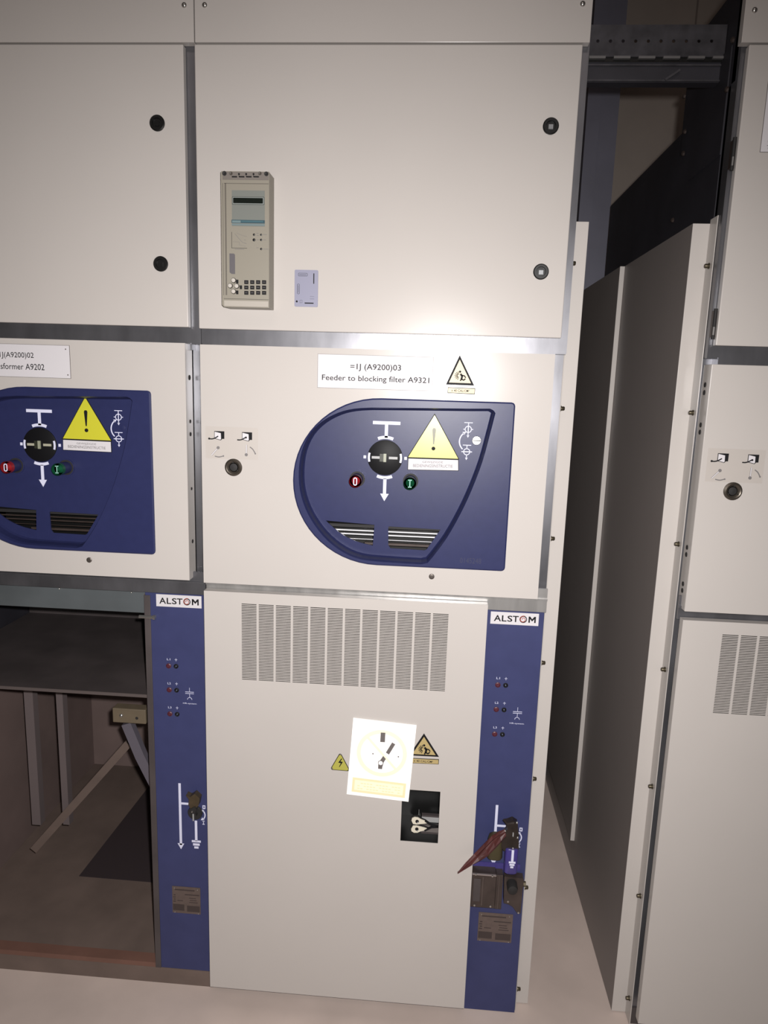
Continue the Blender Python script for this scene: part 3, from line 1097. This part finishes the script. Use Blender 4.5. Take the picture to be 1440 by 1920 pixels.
def lever_sticker(dx, dz, label):
    """film with two crank pictograms; drawn from the middle one"""
    root_z = 1.354 + dz
    mb = MB()
    x0, x1, z0, z1 = -.036 + dx, .080 + dx, 1.354 + dz, 1.4235 + dz
    mb.box(x0, x1, -.0004, 0, z0, z1, LABELG)

    def q(px, py):
        a = W(px, py)
        return (a[0] + dx, a[1] + dz)
    for ox, oy in ((0, 0), (52, 2)):
        P = lambda u, v: q(370 + u / 7.58 + ox, 780 + v / 7.58 + oy)
        mb.plate([[P(245, 213), P(385, 218), P(385, 325), P(350, 325), P(345, 240)]], -.0010, -.0004, INK)
        mb.plate([[P(243, 213), P(243, 320), P(335, 345), P(352, 330), P(345, 238), P(300, 222)]], -.0013, -.0005, INK)
        mb.plate([[P(250, 222), P(250, 314), P(330, 336), P(340, 326), P(336, 243)]], -.0016, -.0006, LABELW)
        s0 = [P(175, 322), P(215, 324), P(255, 312), P(300, 285)]
        mb.stroke(sub(s0, 4), .0024, -.002, -.0010, INK)
        t_ = P(172, 320) if ox == 0 else P(300, 290)
        mb.plate([circ(t_[0], t_[1], .0022, 10)], -.0021, -.0011, INK)
    # crank arms
    for a, b_ in (((203, 555), (297, 450)), ((700, 410), (697, 550))):
        A_, B_ = (q(370 + a[0] / 7.58, 780 + a[1] / 7.58), q(370 + b_[0] / 7.58, 780 + b_[1] / 7.58))
        mb.stroke([A_, B_], .0030, -.0008, -.0004, GREYINK)
        mb.stroke([A_, B_], .0018, -.0010, -.0006, LABELW)
        mb.plate([circ(B_[0], B_[1], .0034, 14)], -.0012, -.0004, GREYINK)
    for pts in (((250, 570), (310, 582), (372, 568)), ((748, 440), (790, 475), (825, 535))):
        s_ = sub([q(370 + a / 7.58, 780 + b_ / 7.58) for a, b_ in pts], 4)
        mb.stroke(s_, .0022, -.0008, -.0004, GREYINK)
        mb.plate([circ(s_[-1][0], s_[-1][1], .0018, 8)], -.001, -.0004, GREYINK)
    return tag(mb.obj('instruction_sticker'), label, 'sticker', 'crank pictogram stickers above the lever sockets')


lever_sticker(0, 0, 'clear film sticker with crank pictograms left of the middle cabinet\'s blue panel')
lever_sticker(1.0655, -.0085, 'clear film sticker with crank pictograms on the right cabinet')

# arc flash stickers
def arc_flash(A, Bq, C_, box, label, y=0):
    root = thing('warning_sticker', (A[0], y, box[0][1]), label, 'sticker')
    mb = MB()
    mb.plate([[A, Bq, C_]], y - .0006, y, INK)
    c = ((A[0] + Bq[0] + C_[0]) / 3, (A[1] + Bq[1] + C_[1]) / 3)
    ins = [(c[0] + (q[0] - c[0]) * .78, c[1] + (q[1] - c[1]) * .78) for q in (A, Bq, C_)]
    mb.plate([ins], y - .0010, y - .0005, YELLOWP)
    w_ = C_[0] - Bq[0]
    # falling figure with burst
    f = lambda u, v: (c[0] + u * w_, c[1] + v * w_)
    for pts, t in (([f(.02, .05), f(.08, -.04), f(.06, -.14)], .07), ([f(.06, -.14), f(.14, -.17), f(.2, -.12)], .045), ([f(.06, -.13), f(.02, -.2)], .045), ([f(.06, .0), f(.16, -.02), f(.21, -.09)], .04)):
        mb.stroke(pts, t * w_, y - .0014, y - .0009, INK)
    mb.plate([circ(*f(.0, .12), w_ * .04, 12)], y - .0014, y - .0009, INK)
    for k in range(7):
        a = math.radians(100 + k * 26)
        mb.stroke([f(-.04 + .04 * math.cos(a), -.02 + .04 * math.sin(a)), f(-.04 + .15 * math.cos(a), -.02 + .15 * math.sin(a))], .022 * w_, y - .0014, y - .0009, INK)
    mb.obj('triangle', root)
    mb = MB()
    mb.plate([box], y - .0006, y, INK)
    cx = sum(q[0] for q in box) / 4
    cz = sum(q[1] for q in box) / 4
    mb.plate([[(cx + (q[0] - cx) * .965, cz + (q[1] - cz) * .8) for q in box]], y - .0010, y - .0005, YELLOWP)
    bw = box[1][0] - box[0][0]
    mb.text('\u2265 40 CAL/CM\u00b2', cx - bw * .36, cx + bw * .30, cz - .0026, cz + .0026, y - .0014, INK, thin=.005)
    mb.obj('text_box', root)
    return root


def Wl(*ps):
    return [W(*q) for q in ps]


arc_flash(*Wl((795, 1375), (767, 1416), (823, 1419)), Wl((768, 1430.5), (822.5, 1433), (823, 1423.5), (768.5, 1421)), 'arc flash warning triangle on the lower vent door, right of the white sign')
arc_flash(*Wl((862, 666), (836, 721), (889, 723)), Wl((839, 737), (890, 739.5), (891, 728), (839.5, 726)), 'small arc flash warning triangle right of the Feeder nameplate, in the glare')

# high voltage triangle
A, Bq, C_ = Wl((638, 1410), (618.5, 1443), (657, 1446))
root = thing('warning_sticker', (A[0], 0, Bq[1]), 'small yellow lightning triangle peeping out left of the white sign on the vent door', 'sticker')
mb = MB()
tri = [A, Bq, C_]
c = ((A[0] + Bq[0] + C_[0]) / 3, (A[1] + Bq[1] + C_[1]) / 3)


def rtri(k, r):
    P = [(c[0] + (q[0] - c[0]) * k, c[1] + (q[1] - c[1]) * k) for q in tri]
    out = []
    for i in range(3):
        a, b2, d = Vector(P[i - 1]), Vector(P[i]), Vector(P[(i + 1) % 3])
        u = (a - b2).normalized() * r
        v = (d - b2).normalized() * r
        out += [tuple(b2 + u), tuple(b2 + u * .35 + v * .35), tuple(b2 + v)]
    return out


mb.plate([rtri(1.0, .006)], -.0006, 0, INK)
mb.plate([rtri(.9, .0055)], -.0010, -.0005, YELLOWD)
Z_ = [W(600 + u / 4.8, 1320 + v / 4.8) for u, v in ((193, 488), (165, 525), (188, 530), (172, 562), (176, 566), (206, 520), (184, 514), (200, 492))]
mb.plate([Z_], -.0014, -.0009, INK)
mb.obj('triangle', root)
for u in (W(638.5, 1414), W(623, 1440)):
    m2 = MB(); m2.lathe((u[0], -.001, u[1]), 1, [(.002, 0), (.0016, -.001), (.0001, -.0013)], STEELB, 10); m2.obj('rivet', root)

# the white reflective prohibition sign, hung a little askew
q = Wl((651, 1487), (767, 1502), (780, 1358), (662, 1345))
ux = Vector((q[1][0] - q[0][0], q[1][1] - q[0][1]))
ang = math.atan2((q[1][1] - q[0][1] + q[2][1] - q[3][1]) / 2, (q[1][0] - q[0][0] + q[2][0] - q[3][0]) / 2)
wS = ((Vector(q[1]) - Vector(q[0])).length + (Vector(q[2]) - Vector(q[3])).length) / 2
hS = ((Vector(q[3]) - Vector(q[0])).length + (Vector(q[2]) - Vector(q[1])).length) / 2
cS = (sum(a[0] for a in q) / 4, sum(a[1] for a in q) / 4)
YS = -.004


def sg(u, v):
    """sign coordinates: u,v in -0.5..0.5 of its width and height"""
    x, z = u * wS, v * hS
    return (cS[0] + x * math.cos(ang) - z * math.sin(ang), cS[1] + x * math.sin(ang) + z * math.cos(ang))


root = thing('prohibition_sign', (cS[0], YS, cS[1] - hS / 2), 'bright white do-not-switch sign hung slightly askew on the lower vent door', 'sign')
mb = MB()
mb.plate([[sg(-.5, -.5), sg(.5, -.5), sg(.5, .5), sg(-.5, .5)]], YS, -.0015, RETRO)
sr = .42
ring = lambda r: [sg(r * math.cos(a), .09 + r * math.sin(a) * wS / hS) for a in [2 * math.pi * i / 40 for i in range(40)]]
mb.plate([ring(.40), ring(.335)], YS - .0004, YS, RETROY)
d = .335 * .707
mb.stroke([sg(-d, .09 + d * wS / hS), sg(d, .09 - d * wS / hS)], .006, YS - .0004, YS, RETROY)
S4 = lambda u, v: W(600 + u / 4.8, 1320 + v / 4.8)
mb.plate([[S4(548, 248), S4(590, 250), S4(585, 335), S4(543, 333)]], YS - .0007, YS, RETROG)
mb.plate([[S4(650, 338), S4(678, 355), S4(622, 446), S4(594, 428)]], YS - .0007, YS, RETROG)
mb.plate([[S4(570, 458), S4(594, 486), S4(575, 515), S4(562, 560), S4(560, 577), S4(524, 573), S4(526, 530), S4(545, 495)]], YS - .0007, YS, RETROG)
cc = S4(547, 521)
mb.plate([circ(cc[0], cc[1], .0062, 20)], YS - .0008, YS, RETROG)
mb.plate([circ(cc[0], cc[1], .0050, 20)], YS - .0011, YS - .0007, RETRO)
for u, v in ((478, 439), (706, 466)):
    cc = S4(u, v)
    mb.plate([circ(cc[0], cc[1], .0016, 10)], YS - .0007, YS, RETROG)
bx_ = [sg(-.425, -.455), sg(.435, -.455), sg(.435, -.265), sg(-.425, -.265)]
mb.plate([bx_], YS - .0004, YS, RETROO)
mb.plate([[sg(-.385, -.425), sg(.395, -.425), sg(.395, -.295), sg(-.385, -.295)]], YS - .0007, YS - .0003, RETROY)
for k, v in enumerate((-.33, -.365, -.40)):
    n = 14
    for i in range(n):
        if (i * 7 + k * 3) % 5 == 0:
            continue
        u0 = -.34 + i * .05
        mb.plate([[sg(u0, v - .006), sg(u0 + .038, v - .006), sg(u0 + .038, v + .006), sg(u0, v + .006)]], YS - .0009, YS - .0006, RETROO)
mb.obj('sign_plate', root)

# badges and rating plates
def WY(x, y):
    return W(x, y, YL)


bz0, bz1 = .9945, 1.0235
badge(.6065, .7150, bz0, bz1, YL, 'white badge lettered ALSTOM on the middle cabinet\'s blue strip')
badge(-.1745, -.0660, bz0, bz1 + .0005, YL, 'white badge lettered ALSTOM on the left cabinet\'s blue strip')
rating_plate(.6215, .7055, .168, .248, YL, 'dull rating plate at the foot of the middle blue strip')
rating_plate(-.1545, -.0815, .178, .254, YL, 'dull rating plate at the foot of the left blue strip')

# ------------------------------------------------------------------ protection relay
rx0, rz1 = .0170, 1.9290
rx1, rz0 = .1140, 1.6700
YF = -.044
relay = thing('protection_relay', ((rx0 + rx1) / 2, 0, rz0), 'grey beige protection relay with display and black keys on the middle upper door', 'relay')


def RP(u, v):
    """photo point on the relay front from the 4.8x study of it"""
    return W(360 + u / 4.8, 300 + v / 4.8, YF)


mb = MB()
ch = .009
prof = [(rx0, rz0 + .004), (rx0 + .004, rz0), (rx1, rz0), (rx1, rz1), (rx0 + .002, rz1), (rx0, rz1 - .002)]
mb.plate([prof], YF, -.0003, RELAY)
mb.obj('housing', relay, bevel=.0012)
y = YF
mb = MB()
a = RP(275, 105); b_ = RP(690, 182)
mb.box(a[0], b_[0], y - .0008, y, b_[1], a[1], mat('relay_terminal_strip', (.16, .14, .125), .5))
for u, v, r in ((293, 122, .0044), (352, 122, .0034), (612, 122, .0034), (670, 126, .0042)):
    c = RP(u, v)
    mb.lathe((c[0], y - .0008, c[1]), 1, [(r, 0), (r, -.0012), (r * .6, -.0012), (.0001, .0)], RELAYD if r < .004 else DARK, 16)
for u in (424, 489, 555):
    c = RP(u, 128)
    mb.plate([circ(c[0], c[1], .0019, 10)], y - .0014, y - .0006, INK)
    mb.box(c[0] - .0004, c[0] + .0004, y - .0013, y - .0007, c[1] - .0055, c[1], INK)
for u in (360, 426, 490, 556):
    c = RP(u, 152)
    mb.box(c[0], c[0] + .0105, y - .0013, y - .0007, c[1] - .0012, c[1] + .0012, INK)
mb.obj('terminal_strip', relay)
mb = MB()
for u0, u1, mt in ((275, 288, RELAYD), (296, 303, RELAYD), (306, 309, RELAYD)):
    a, b_ = RP(u0, 208), RP(u1, 1216)
    mb.box(a[0], b_[0], y - .0004, y + .0001, b_[1], a[1], mt)
a, b_ = RP(289, 210), RP(690, 207)
mb.box(a[0], b_[0], y - .0004, y, a[1] - .0004, a[1] + .0004, RELAYD)
a, b_ = RP(286, 1248), RP(690, 1252)
mb.box(a[0], b_[0], y - .0004, y, a[1] - .0005, a[1] + .0005, RELAYD)
mb.obj('door_groove', relay)
a, b_ = RP(289, 1262), RP(688, 1326)
MB().box(a[0], b_[0], y - .0022, y, b_[1], a[1], RELAYL).obj('bottom_cover', relay, bevel=.0008)
# display field
mb = MB()
a, b_ = RP(358, 272), RP(655, 600)
mb.box(a[0], b_[0], y - .0004, y, b_[1], a[1], GLASSG)
a, b_ = RP(362, 330), RP(651, 405)
mb.plate([rrect(a[0], b_[0], b_[1], a[1], .001, 3), rrect(a[0] + .0006, b_[0] - .0006, b_[1] + .0006, a[1] - .0006, .0008, 3)], y - .0010, y - .0003, LCD)
mb.plate([rect(a[0] + .0006, b_[0] - .0006, b_[1] + .0006, a[1] - .0006)], y - .0008, y - .0003, mat('pale_display_rim', (.20, .22, .21), .4))
a, b_ = RP(372, 341), RP(639, 393)
mb.plate([rrect(a[0], b_[0], b_[1], a[1], .0008, 3)], y - .0014, y - .0007, LCD)
a, b_ = RP(356, 538), RP(656, 572)
mb.box(a[0], b_[0], y - .0008, y - .0003, b_[1], a[1], mat('teal_dark', (.03, .07, .09), .4))
a, b_ = RP(362, 545), RP(440, 565)
mb.box(a[0], b_[0], y - .0011, y - .0007, b_[1], a[1], mat('teal_pale', (.14, .2, .21), .4))
a, b_ = RP(445, 545), RP(640, 565)
mb.box(a[0], b_[0], y - .0011, y - .0007, (a[1] + b_[1]) / 2 - .0006, a[1] - .0006, TEAL)
a, b_ = RP(358, 574), RP(655, 592)
mb.box(a[0], b_[0], y - .0008, y - .0003, b_[1], a[1], mat('teal_wash', (.14, .19, .20), .4))
mb.obj('display', relay)
# curve diagram and LEDs
mb = MB()
mb.stroke([RP(357, 648), RP(358, 792), RP(496, 794)], .0006, y - .0004, y, INK)
mb.stroke([RP(385, 662), RP(420, 705), RP(455, 742), RP(490, 752)], .0007, y - .0004, y, GREYINK)
mb.stroke([RP(400, 655), RP(440, 675), RP(495, 690)], .0004, y - .0004, y, GREYINK)
mb.stroke([RP(365, 735), RP(425, 738), RP(427, 765), RP(485, 778)], .0003, y - .0004, y, GREYINK)
for u, v, w_ in ((640, 671, 32), (640, 719, 25), (640, 801, 48), (580, 660, 18), (582, 680, 18), (580, 718, 22), (580, 790, 20), (385, 802, 85), (470, 720, 14)):
    a = RP(u, v); b_ = RP(u + w_, v)
    mb.box(a[0], b_[0], y - .0004, y, a[1] - .0004, a[1] + .0004, GREYINK)
mb.obj('printed_diagram', relay)
for u, v, r in ((558, 672, .0023), (622, 673, .0021), (558, 719, .0030), (622, 719, .0023), (623, 801, .0023)):
    c = RP(u, v)
    m2 = MB()
    m2.lathe((c[0], y, c[1]), 1, [(r, 0), (r * .9, -.0008), (.0001, -.0012)], BLACK, 14)
    m2.obj('indicator_lamp', relay)
a, b_ = RP(338, 842), RP(388, 1026)
mb = MB()
mb.plate([[(a[0], a[1]), (a[0], b_[1] + .003), (a[0] + .004, b_[1]), (b_[0], b_[1]), (b_[0], a[1] - .002), (b_[0] - .002, a[1])]], y - .001, y, mat('slate_grey_plastic', (.10, .092, .10), .45))
mb.obj('grip', relay)
# twelve black keys, three small ones beside the round caps
for r_ in range(3):
    for k in range(4):
        c = RP(490 + k * 53.3, 1100 + r_ * 48)
        m2 = MB()
        m2.box(c[0] - .0041, c[0] + .0041, y - .0016, y, c[1] - .0036, c[1] + .0036, INK)
        m2.box(c[0] - .0025, c[0] + .0025, y - .0019, y - .0015, c[1] - .0004, c[1] + .0003, GREYINK)
        m2.obj('key', relay)
for u, v in ((408, 1095), (441, 1146), (408, 1192)):
    c = RP(u, v)
    MB().box(c[0] - .0022, c[0] + .0022, y - .0016, y, c[1] - .0036, c[1] + .0036, INK).obj('key', relay)
for u, v in ((377, 1085), (347, 1133), (405, 1136), (377, 1184)):
    c = RP(u, v)
    m2 = MB()
    m2.lathe((c[0], y, c[1]), 1, [(.0052, 0), (.0052, -.003), (.0046, -.0042)], mat('cap_rim', (.09, .08, .07), .4), 20)
    m2.lathe((c[0], y, c[1]), 1, [(.0042, -.0041), (.0038, -.0052), (.0001, -.0056)], mat('cap_white', (.46, .43, .39), .3), 20)
    m2.obj('round_cap', relay)

# lilac card-sized unit
x0, x1, z0, z1 = .1580, .2070, 1.6785, 1.7520
card = thing('label_plate', ((x0 + x1) / 2, 0, z0), 'small lilac grey plastic plate beside the relay on the middle upper door', 'plate')
mb = MB()
mb.plate([rrect(x0, x1, z0, z1, .0025, 3)], -.0022, 0, LILAC)
f = lambda u0, u1, v0, v1, mt, d=.0004: mb.box(x0 + u0 * (x1 - x0), x0 + u1 * (x1 - x0), -.0022 - d, -.0021, z1 - v1 * (z1 - z0), z1 - v0 * (z1 - z0), mt)
f(.80, .84, .09, .37, INK)
f(.44, .82, .885, .915, INK)
for (u0, u1, v0, v1) in ((.15, .55, .085, .175), (.11, .22, .38, .66)):
    X0, X1_, Z0, Z1_ = x0 + u0 * (x1 - x0), x0 + u1 * (x1 - x0), z1 - v1 * (z1 - z0), z1 - v0 * (z1 - z0)
    mb.plate([rrect(X0, X1_, Z0, Z1_, .002, 3), rrect(X0 + .0008, X1_ - .0008, Z0 + .0008, Z1_ - .0008, .0014, 3)], -.0026, -.0021, LILACD)
f(.19, .50, .125, .14, LILACD); f(.15, .17, .42, .62, LILACD)
f(.66, .84, .715, .722, LILACD); f(.66, .84, .78, .787, LILACD)
X0, X1_, Z0, Z1_ = x0 + .23 * (x1 - x0), x0 + .33 * (x1 - x0), z1 - .9 * (z1 - z0), z1 - .82 * (z1 - z0)
mb.plate([rect(X0, X1_, Z0, Z1_), rect(X0 + .0005, X1_ - .0005, Z0 + .0005, Z1_ - .0005)], -.0026, -.0021, LILACD)
mb.plate([circ(x0 + .1 * (x1 - x0), z1 - .86 * (z1 - z0), .0021, 12)], -.0026, -.0021, INK)
mb.obj('plate', card)

# ------------------------------------------------------------------ key interlock, padlock and tags on the middle blue strip
YI = .012


def WI(u, v, y=YI):
    """photo point from the 9x study of the interlock"""
    return W(840 + u / 9, 1520 + v / 9, y)


inter = thing('key_interlock', (.655, .02, .29), 'brown grey steel key interlock box low on the middle blue strip', 'interlock')
a, b_ = WI(428, 1075), WI(935, 1700)
xL, xM, xR = .596 + .001, WI(810, 1200)[0], WI(935, 1200)[0]
zT, zB = WI(600, 1080)[1], WI(600, 1660)[1]
mb = MB()
mb.box(xL, xM, YI, YL - .001, zB + .004, zT, INTERL)
mb.box(xL + .004, xL + .021, YI - .001, YI, zB + .02, zT - .012, BROWND).box(xL + .025, xL + .027, YI - .0012, YI, zB + .01, zT - .006, mat('worn_rib', (.12, .095, .085), .4, .4))
mb.box(xL, xM, YI - .001, YI + .004, zT - .0022, zT + .0004, mat('worn_bright_edge', (.33, .28, .27), .35, .5))
bx1 = mb.obj('interlock_box', inter, bevel=.001)
mb = MB()
mb.box(xM + .001, xR, YI + .006, YL - .001, zB - .002, zT - .003, INTERL)
mb.box(xM + .007, xM + .009, YI + .004, YI + .006, zB, zT - .003, MATS['worn_rib'])
mb.obj('slide_cover', inter, bevel=.001)
mb = MB()
p0, p1 = WI(940, 1110, .024), WI(1240, 1730, .024)
mb.plate([[WI(950, 1110, .024), WI(1275, 1150, .024), WI(1280, 1180, .024), WI(1262, 1330, .024), WI(1225, 1735, .024), WI(1165, 1725, .024), WI(1090, 1620, .024), WI(1020, 1580, .024), WI(940, 1560, .024)]], .024, YL - .001, INTERL)
lp = mb.obj('latch_plate', inter, bevel=.001)
kc = WI(1093, 1345, .0)
mb = MB()
mb.lathe((kc[0], 0, kc[1]), 1, [(.0125, .024), (.0125, .004), (.011, -.001), (.004, -.003), (.0001, -.0032)], DARK, 28)
mb.obj('round_knob', inter)
mb = MB()
a = WI(1300, 1250, .03)
mb.lathe((a[0] - .012, .033, a[1]), 0, [(.0035, 0), (.0035, .008), (.0062, .008), (.0062, .014), (.0001, .014)], STEELD, 6)
mb.obj('bolt', inter)
for u, v in ((470, 1070), (750, 1100), (445, 1590), (715, 1610), (1012, 1528), (1187, 1718)):
    a = WI(u, v, YI if u < 900 else .024)
    m2 = MB()
    m2.lathe((a[0], YI - .0005 if u < 900 else .0235, a[1]), 1, [(.0028, 0), (.0022, -.0016), (.0001, -.002)], STEELB, 10)
    m2.obj('screw', inter)

pad = thing('padlock', (.69, .02, .35), 'violet blue padlock hanging from the switch spindle on the middle blue strip', 'padlock')
mb = MB()
a, b_ = WI(975, 665, .004), WI(1170, 1100, .004)
pcx = (a[0] + b_[0]) / 2
hw = (b_[0] - a[0]) / 2
rs = []
for z, k in ((b_[1], .82), (b_[1] + .003, 1), (a[1] - .003, 1), (a[1], .85)):
    rs.append([(pcx + hw * k * math.copysign(abs(math.cos(t)) ** .6, math.cos(t)), .0175 + .0125 * k * math.copysign(abs(math.sin(t)) ** .6, math.sin(t)), z) for t in [2 * math.pi * i / 24 for i in range(24)]])
mb.rings(rs, VIOLET)
# the earth mark is printed on the lock body too
ex = WI(1088, 800, .004)[0]
ly = .0042
zA = WI(0 + 1088, 670, .004)[1]; zB1 = WI(1088, 865, .004)[1]
mb.box(ex - .0028, ex + .0028, ly, .0056, zB1, zA, WHITE)
for k, hwid in enumerate((.0078, .0058, .0036)):
    mb.box(ex - hwid, ex + hwid, ly, .0056, zB1 - .0045 - k * .0062, zB1 - k * .0062, WHITE)
mb.obj('body', pad)
mb = MB()
sh = [(pcx - hw * .55, .0175, a[1] - .002), (pcx - hw * .6, .0175, a[1] + .03), (pcx - hw * .3, .016, a[1] + .045), (pcx + hw * .3, .016, a[1] + .045), (pcx + hw * .6, .0175, a[1] + .03), (pcx + hw * .55, .0175, a[1] - .002)]
mb.tube(sub(sh, 5), .0036, mat('dark_shackle', (.05, .042, .035), .3, .7), 12)
mb.obj('shackle', pad)
mb = MB()
for u, v in ((1165, 205), (1175, 457), (965, 345)):
    c = WI(u, v, .008)
    mb.lathe((c[0], .008, c[1]), 1, [(.0026, .002), (.0022, -.001), (.0001, -.0022)], STEELB, 12)
mb.box(*(lambda p_: (p_[0] - .0012, p_[0] + .0012, .001, .004, p_[1] - .0045, p_[1] + .0045))(WI(1098, 400, .003)), BARG)
c = WI(1096, 637, .003)
mb.lathe((c[0], .003, c[1]), 1, [(.0018, .001), (.0015, -.001), (.0001, -.0014)], mat('pale_dot', (.35, .32, .32), .4), 12)
mb.obj('shackle_pin', pad)
hasp = thing('lockout_hasp', (.69, .03, .44), 'dark brown lockout hasp clasped around the spindle above the violet padlock', 'hasp')
mb = MB()
hp = [WI(*p_, .02) for p_ in ((1010, 160), (1090, 130), (1170, 180), (1185, 330), (1190, 560), (1180, 680), (1120, 640), (1040, 660), (930, 640), (890, 560), (930, 360), (1000, 280), (960, 170))]
mb.plate([hp], .012, .028, mat('brown_black_metal', (.032, .024, .02), .35, .4, noise=.3, scale=40))
mb.obj('jaw', hasp, bevel=.002)
mb = MB()
mb.tube([(*WI(935, 150, .02)[:1], .02, WI(935, 150, .02)[1]), (WI(1000, 200, .016)[0], .012, WI(1000, 200, .016)[1]), (WI(1120, 190, .012)[0], .01, WI(1120, 190, .012)[1])], [.003, .0045, .004], MATS['brown_black_metal'], 8)
mb.obj('hook', hasp)

# twisted red tag
top = [(955, 318, .000), (860, 350, -.006), (740, 425, .004), (610, 560, .004), (450, 725, -.022), (300, 880, -.026), (165, 1045, -.030)]
bot = [(985, 430, .006), (900, 530, .004), (800, 640, .000), (680, 760, -.008), (540, 850, -.016), (400, 925, -.022), (168, 1047, -.029)]
mb = MB()
TP = []
for (a, b_) in zip(top, bot):
    A_ = W(840 + a[0] / 9, 1520 + a[1] / 9, a[2]); B_ = W(840 + b_[0] / 9, 1520 + b_[1] / 9, b_[2])
    A3 = Vector((A_[0], a[2], A_[1])); B3 = Vector((B_[0], b_[2], B_[1]))
    TP.append([A3 + (B3 - A3) * t + Vector((0, -.004 * math.sin(t * math.pi * 3), 0)) for t in (0, .2, .4, .6, .8, 1)])
n = len(TP[0])
loops = [[tuple(v) for v in r] + [tuple(v + Vector((0, .0012, 0))) for v in reversed(r)] for r in TP]
mb.rings(loops, REDTAG, True, True, False)
tag(mb.obj('lockout_tag'), 'twisted dark red pointed tag hanging out over the vent door from the padlock', 'tag')
# olive rubber cover
a, b_ = WI(675, 560, .010), WI(925, 855, .010)
mb = MB()
ocx = (a[0] + b_[0]) / 2
ohw = (b_[0] - a[0]) / 2
rs = []
for z, k in ((b_[1], .93), (b_[1] + .003, 1), (a[1], .97), (a[1] + .012, .8), (a[1] + .018, .4)):
    rs.append([(ocx + ohw * k * math.copysign(abs(math.cos(t)) ** .7, math.cos(t)), .0265 + .0165 * k * math.copysign(abs(math.sin(t)) ** .7, math.sin(t)), z) for t in [2 * math.pi * i / 28 for i in range(28)]])
mb.rings(rs, OLIVE)
tag(mb.obj('padlock'), 'squat dull olive padlock tucked under the red tag, beside the violet one', 'padlock')
# violet strip behind
a, b_ = WI(438, 830, YL), WI(1285, 1010, YL)
mb = MB()
mb.box(.597, .7135, YL - .003, YL - .0006, b_[1], a[1] - .002, VIOLET)
tag(mb.obj('violet_band'), 'violet blue band across the middle blue strip above the interlock box', 'band')

# key stub and latch on the left strip
lat = thing('key_latch', (-.085, YL, .47), 'small brass-coloured key latch above the spindle on the left blue strip', 'latch')
mb = MB()
P6 = lambda u, v, y_=.03: W(310 + u / 6.856, 1460 + v / 6.856, y_)
mb.plate([[P6(265, 205), P6(320, 230), P6(380, 190), (P6(445, 250)), P6(430, 340), P6(385, 385), P6(330, 390), P6(300, 330), P6(305, 260)]], .028, YL, mat('aged_brass', (.10, .075, .045), .4, .6, noise=.2, scale=60))
mb.obj('latch_body', lat, bevel=.0015)
mb = MB()
mb.plate([[P6(315, 395, .026), P6(380, 360, .026), P6(400, 400, .026), P6(375, 455, .026), P6(335, 450, .026)]], .026, .04, DARK)
c = P6(336, 435, .022)
mb.lathe((c[0], .026, c[1]), 1, [(.0022, 0), (.0018, -.0018), (.0001, -.0022)], STEELB, 10)
mb.obj('key_stub', lat)

# ------------------------------------------------------------------ between the cabinets, high up
beam = thing('perforated_beam', (.87, .1, 2.15), 'dark galvanised perforated beam bridging the gap high between the cabinets', 'beam')
BX0, BX1 = .7285, 1.0115
mb = MB()
z0_, z1_ = 2.190, 2.255
holes = []
for i in range(11):
    c = W(1121 + i * 23.7, 77, .10)
    if c[0] < BX1 - .008:
        holes.append(circ(c[0], c[1], .0032, 12))
for i in range(6):
    c = W(1104 + 14 + i * 46.5, 107, .10)
    if c[0] - .014 > BX0 and c[0] + .016 < BX1:
        pass
mb.plate([rect(BX0, BX1, z0_ + .006, z1_)] + holes, .10, .103, mat('dull_galvanised', (.06, .058, .065), .5, .5, noise=.35, scale=30))
mb.box(BX0, BX1, .103, .14, z1_ - .002, z1_, BODY)
for i in range(6):
    c = W(1120 + i * 46.5, 107, .098)
    w_ = .0165
    xa = max(BX0, c[0] - w_)
    mb.box(xa, min(BX1, c[0] + w_), .097, .103, z0_ + .002, z0_ + .0065, mat('edge_galvanised', (.16, .155, .155), .45, .4))
mb.box(BX0, BX1, .1035, .1045, z0_ - .002, z0_ + .02, BLACK)
mb.obj('web', beam)
mb = MB()
mb.box(BX0, BX1, .110, .135, 2.152, 2.190, BODY)
mb.box(BX0, BX1, .106, .110, 2.153, 2.156, MATS['dull_galvanised']).box(BX0, BX1, .106, .110, 2.182, 2.185, MATS['dull_galvanised'])
mb.obj('lower_flange', beam)
mb = MB()
mb.stroke([W(1247, 150, .105), W(1275, 131, .105)], .004, .103, .106, MATS['dull_galvanised'])
mb.obj('scratch_tab', beam)
# bracket plate with bolts on the right cabinet's flank
mb = MB()
mb.box(1.0093, 1.012, .06, .24, 2.0, 2.2, BODY)
br = mb.obj('flank_bracket', c3)
for x_, y_ in ((1284, 180), (1285, 247), (1282, 288), (1364, 168), (1262, 413), (1375, 75)):
    p_ = un(x_, y_, 0, 1.009)
    m2 = MB()
    m2.lathe((1.0098, p_.y, p_.z), 0, [(.0055, 0), (.0055, -.004), (.003, -.006), (.0001, -.0065)], INTERL, 6)
    m2.obj('bolt', br)
# tall column behind
yc = 1.2
xa, xb, xc = .944, .990, 1.056
mb = MB()
COLM = mat('painted_blue_grey_column', (.12, .12, .155), .5, .2, noise=.12, scale=5)
mb.box(xa, xb, yc - .015, yc - .012, FZ, 4.1, COLM).box(xb - .003, xb, yc - .012, yc, FZ, 4.1, COLM)
mb.box(xb, xc, yc, yc + .004, FZ, 4.1, COLM).box(xa, xa + .003, yc - .012, yc + .1, FZ, 4.1, COLM).box(xc - .003, xc, yc + .004, yc + .1, FZ, 4.1, COLM)
tag(mb.obj('steel_column'), 'tall blue grey steel column behind the gap between the cabinets', 'column')
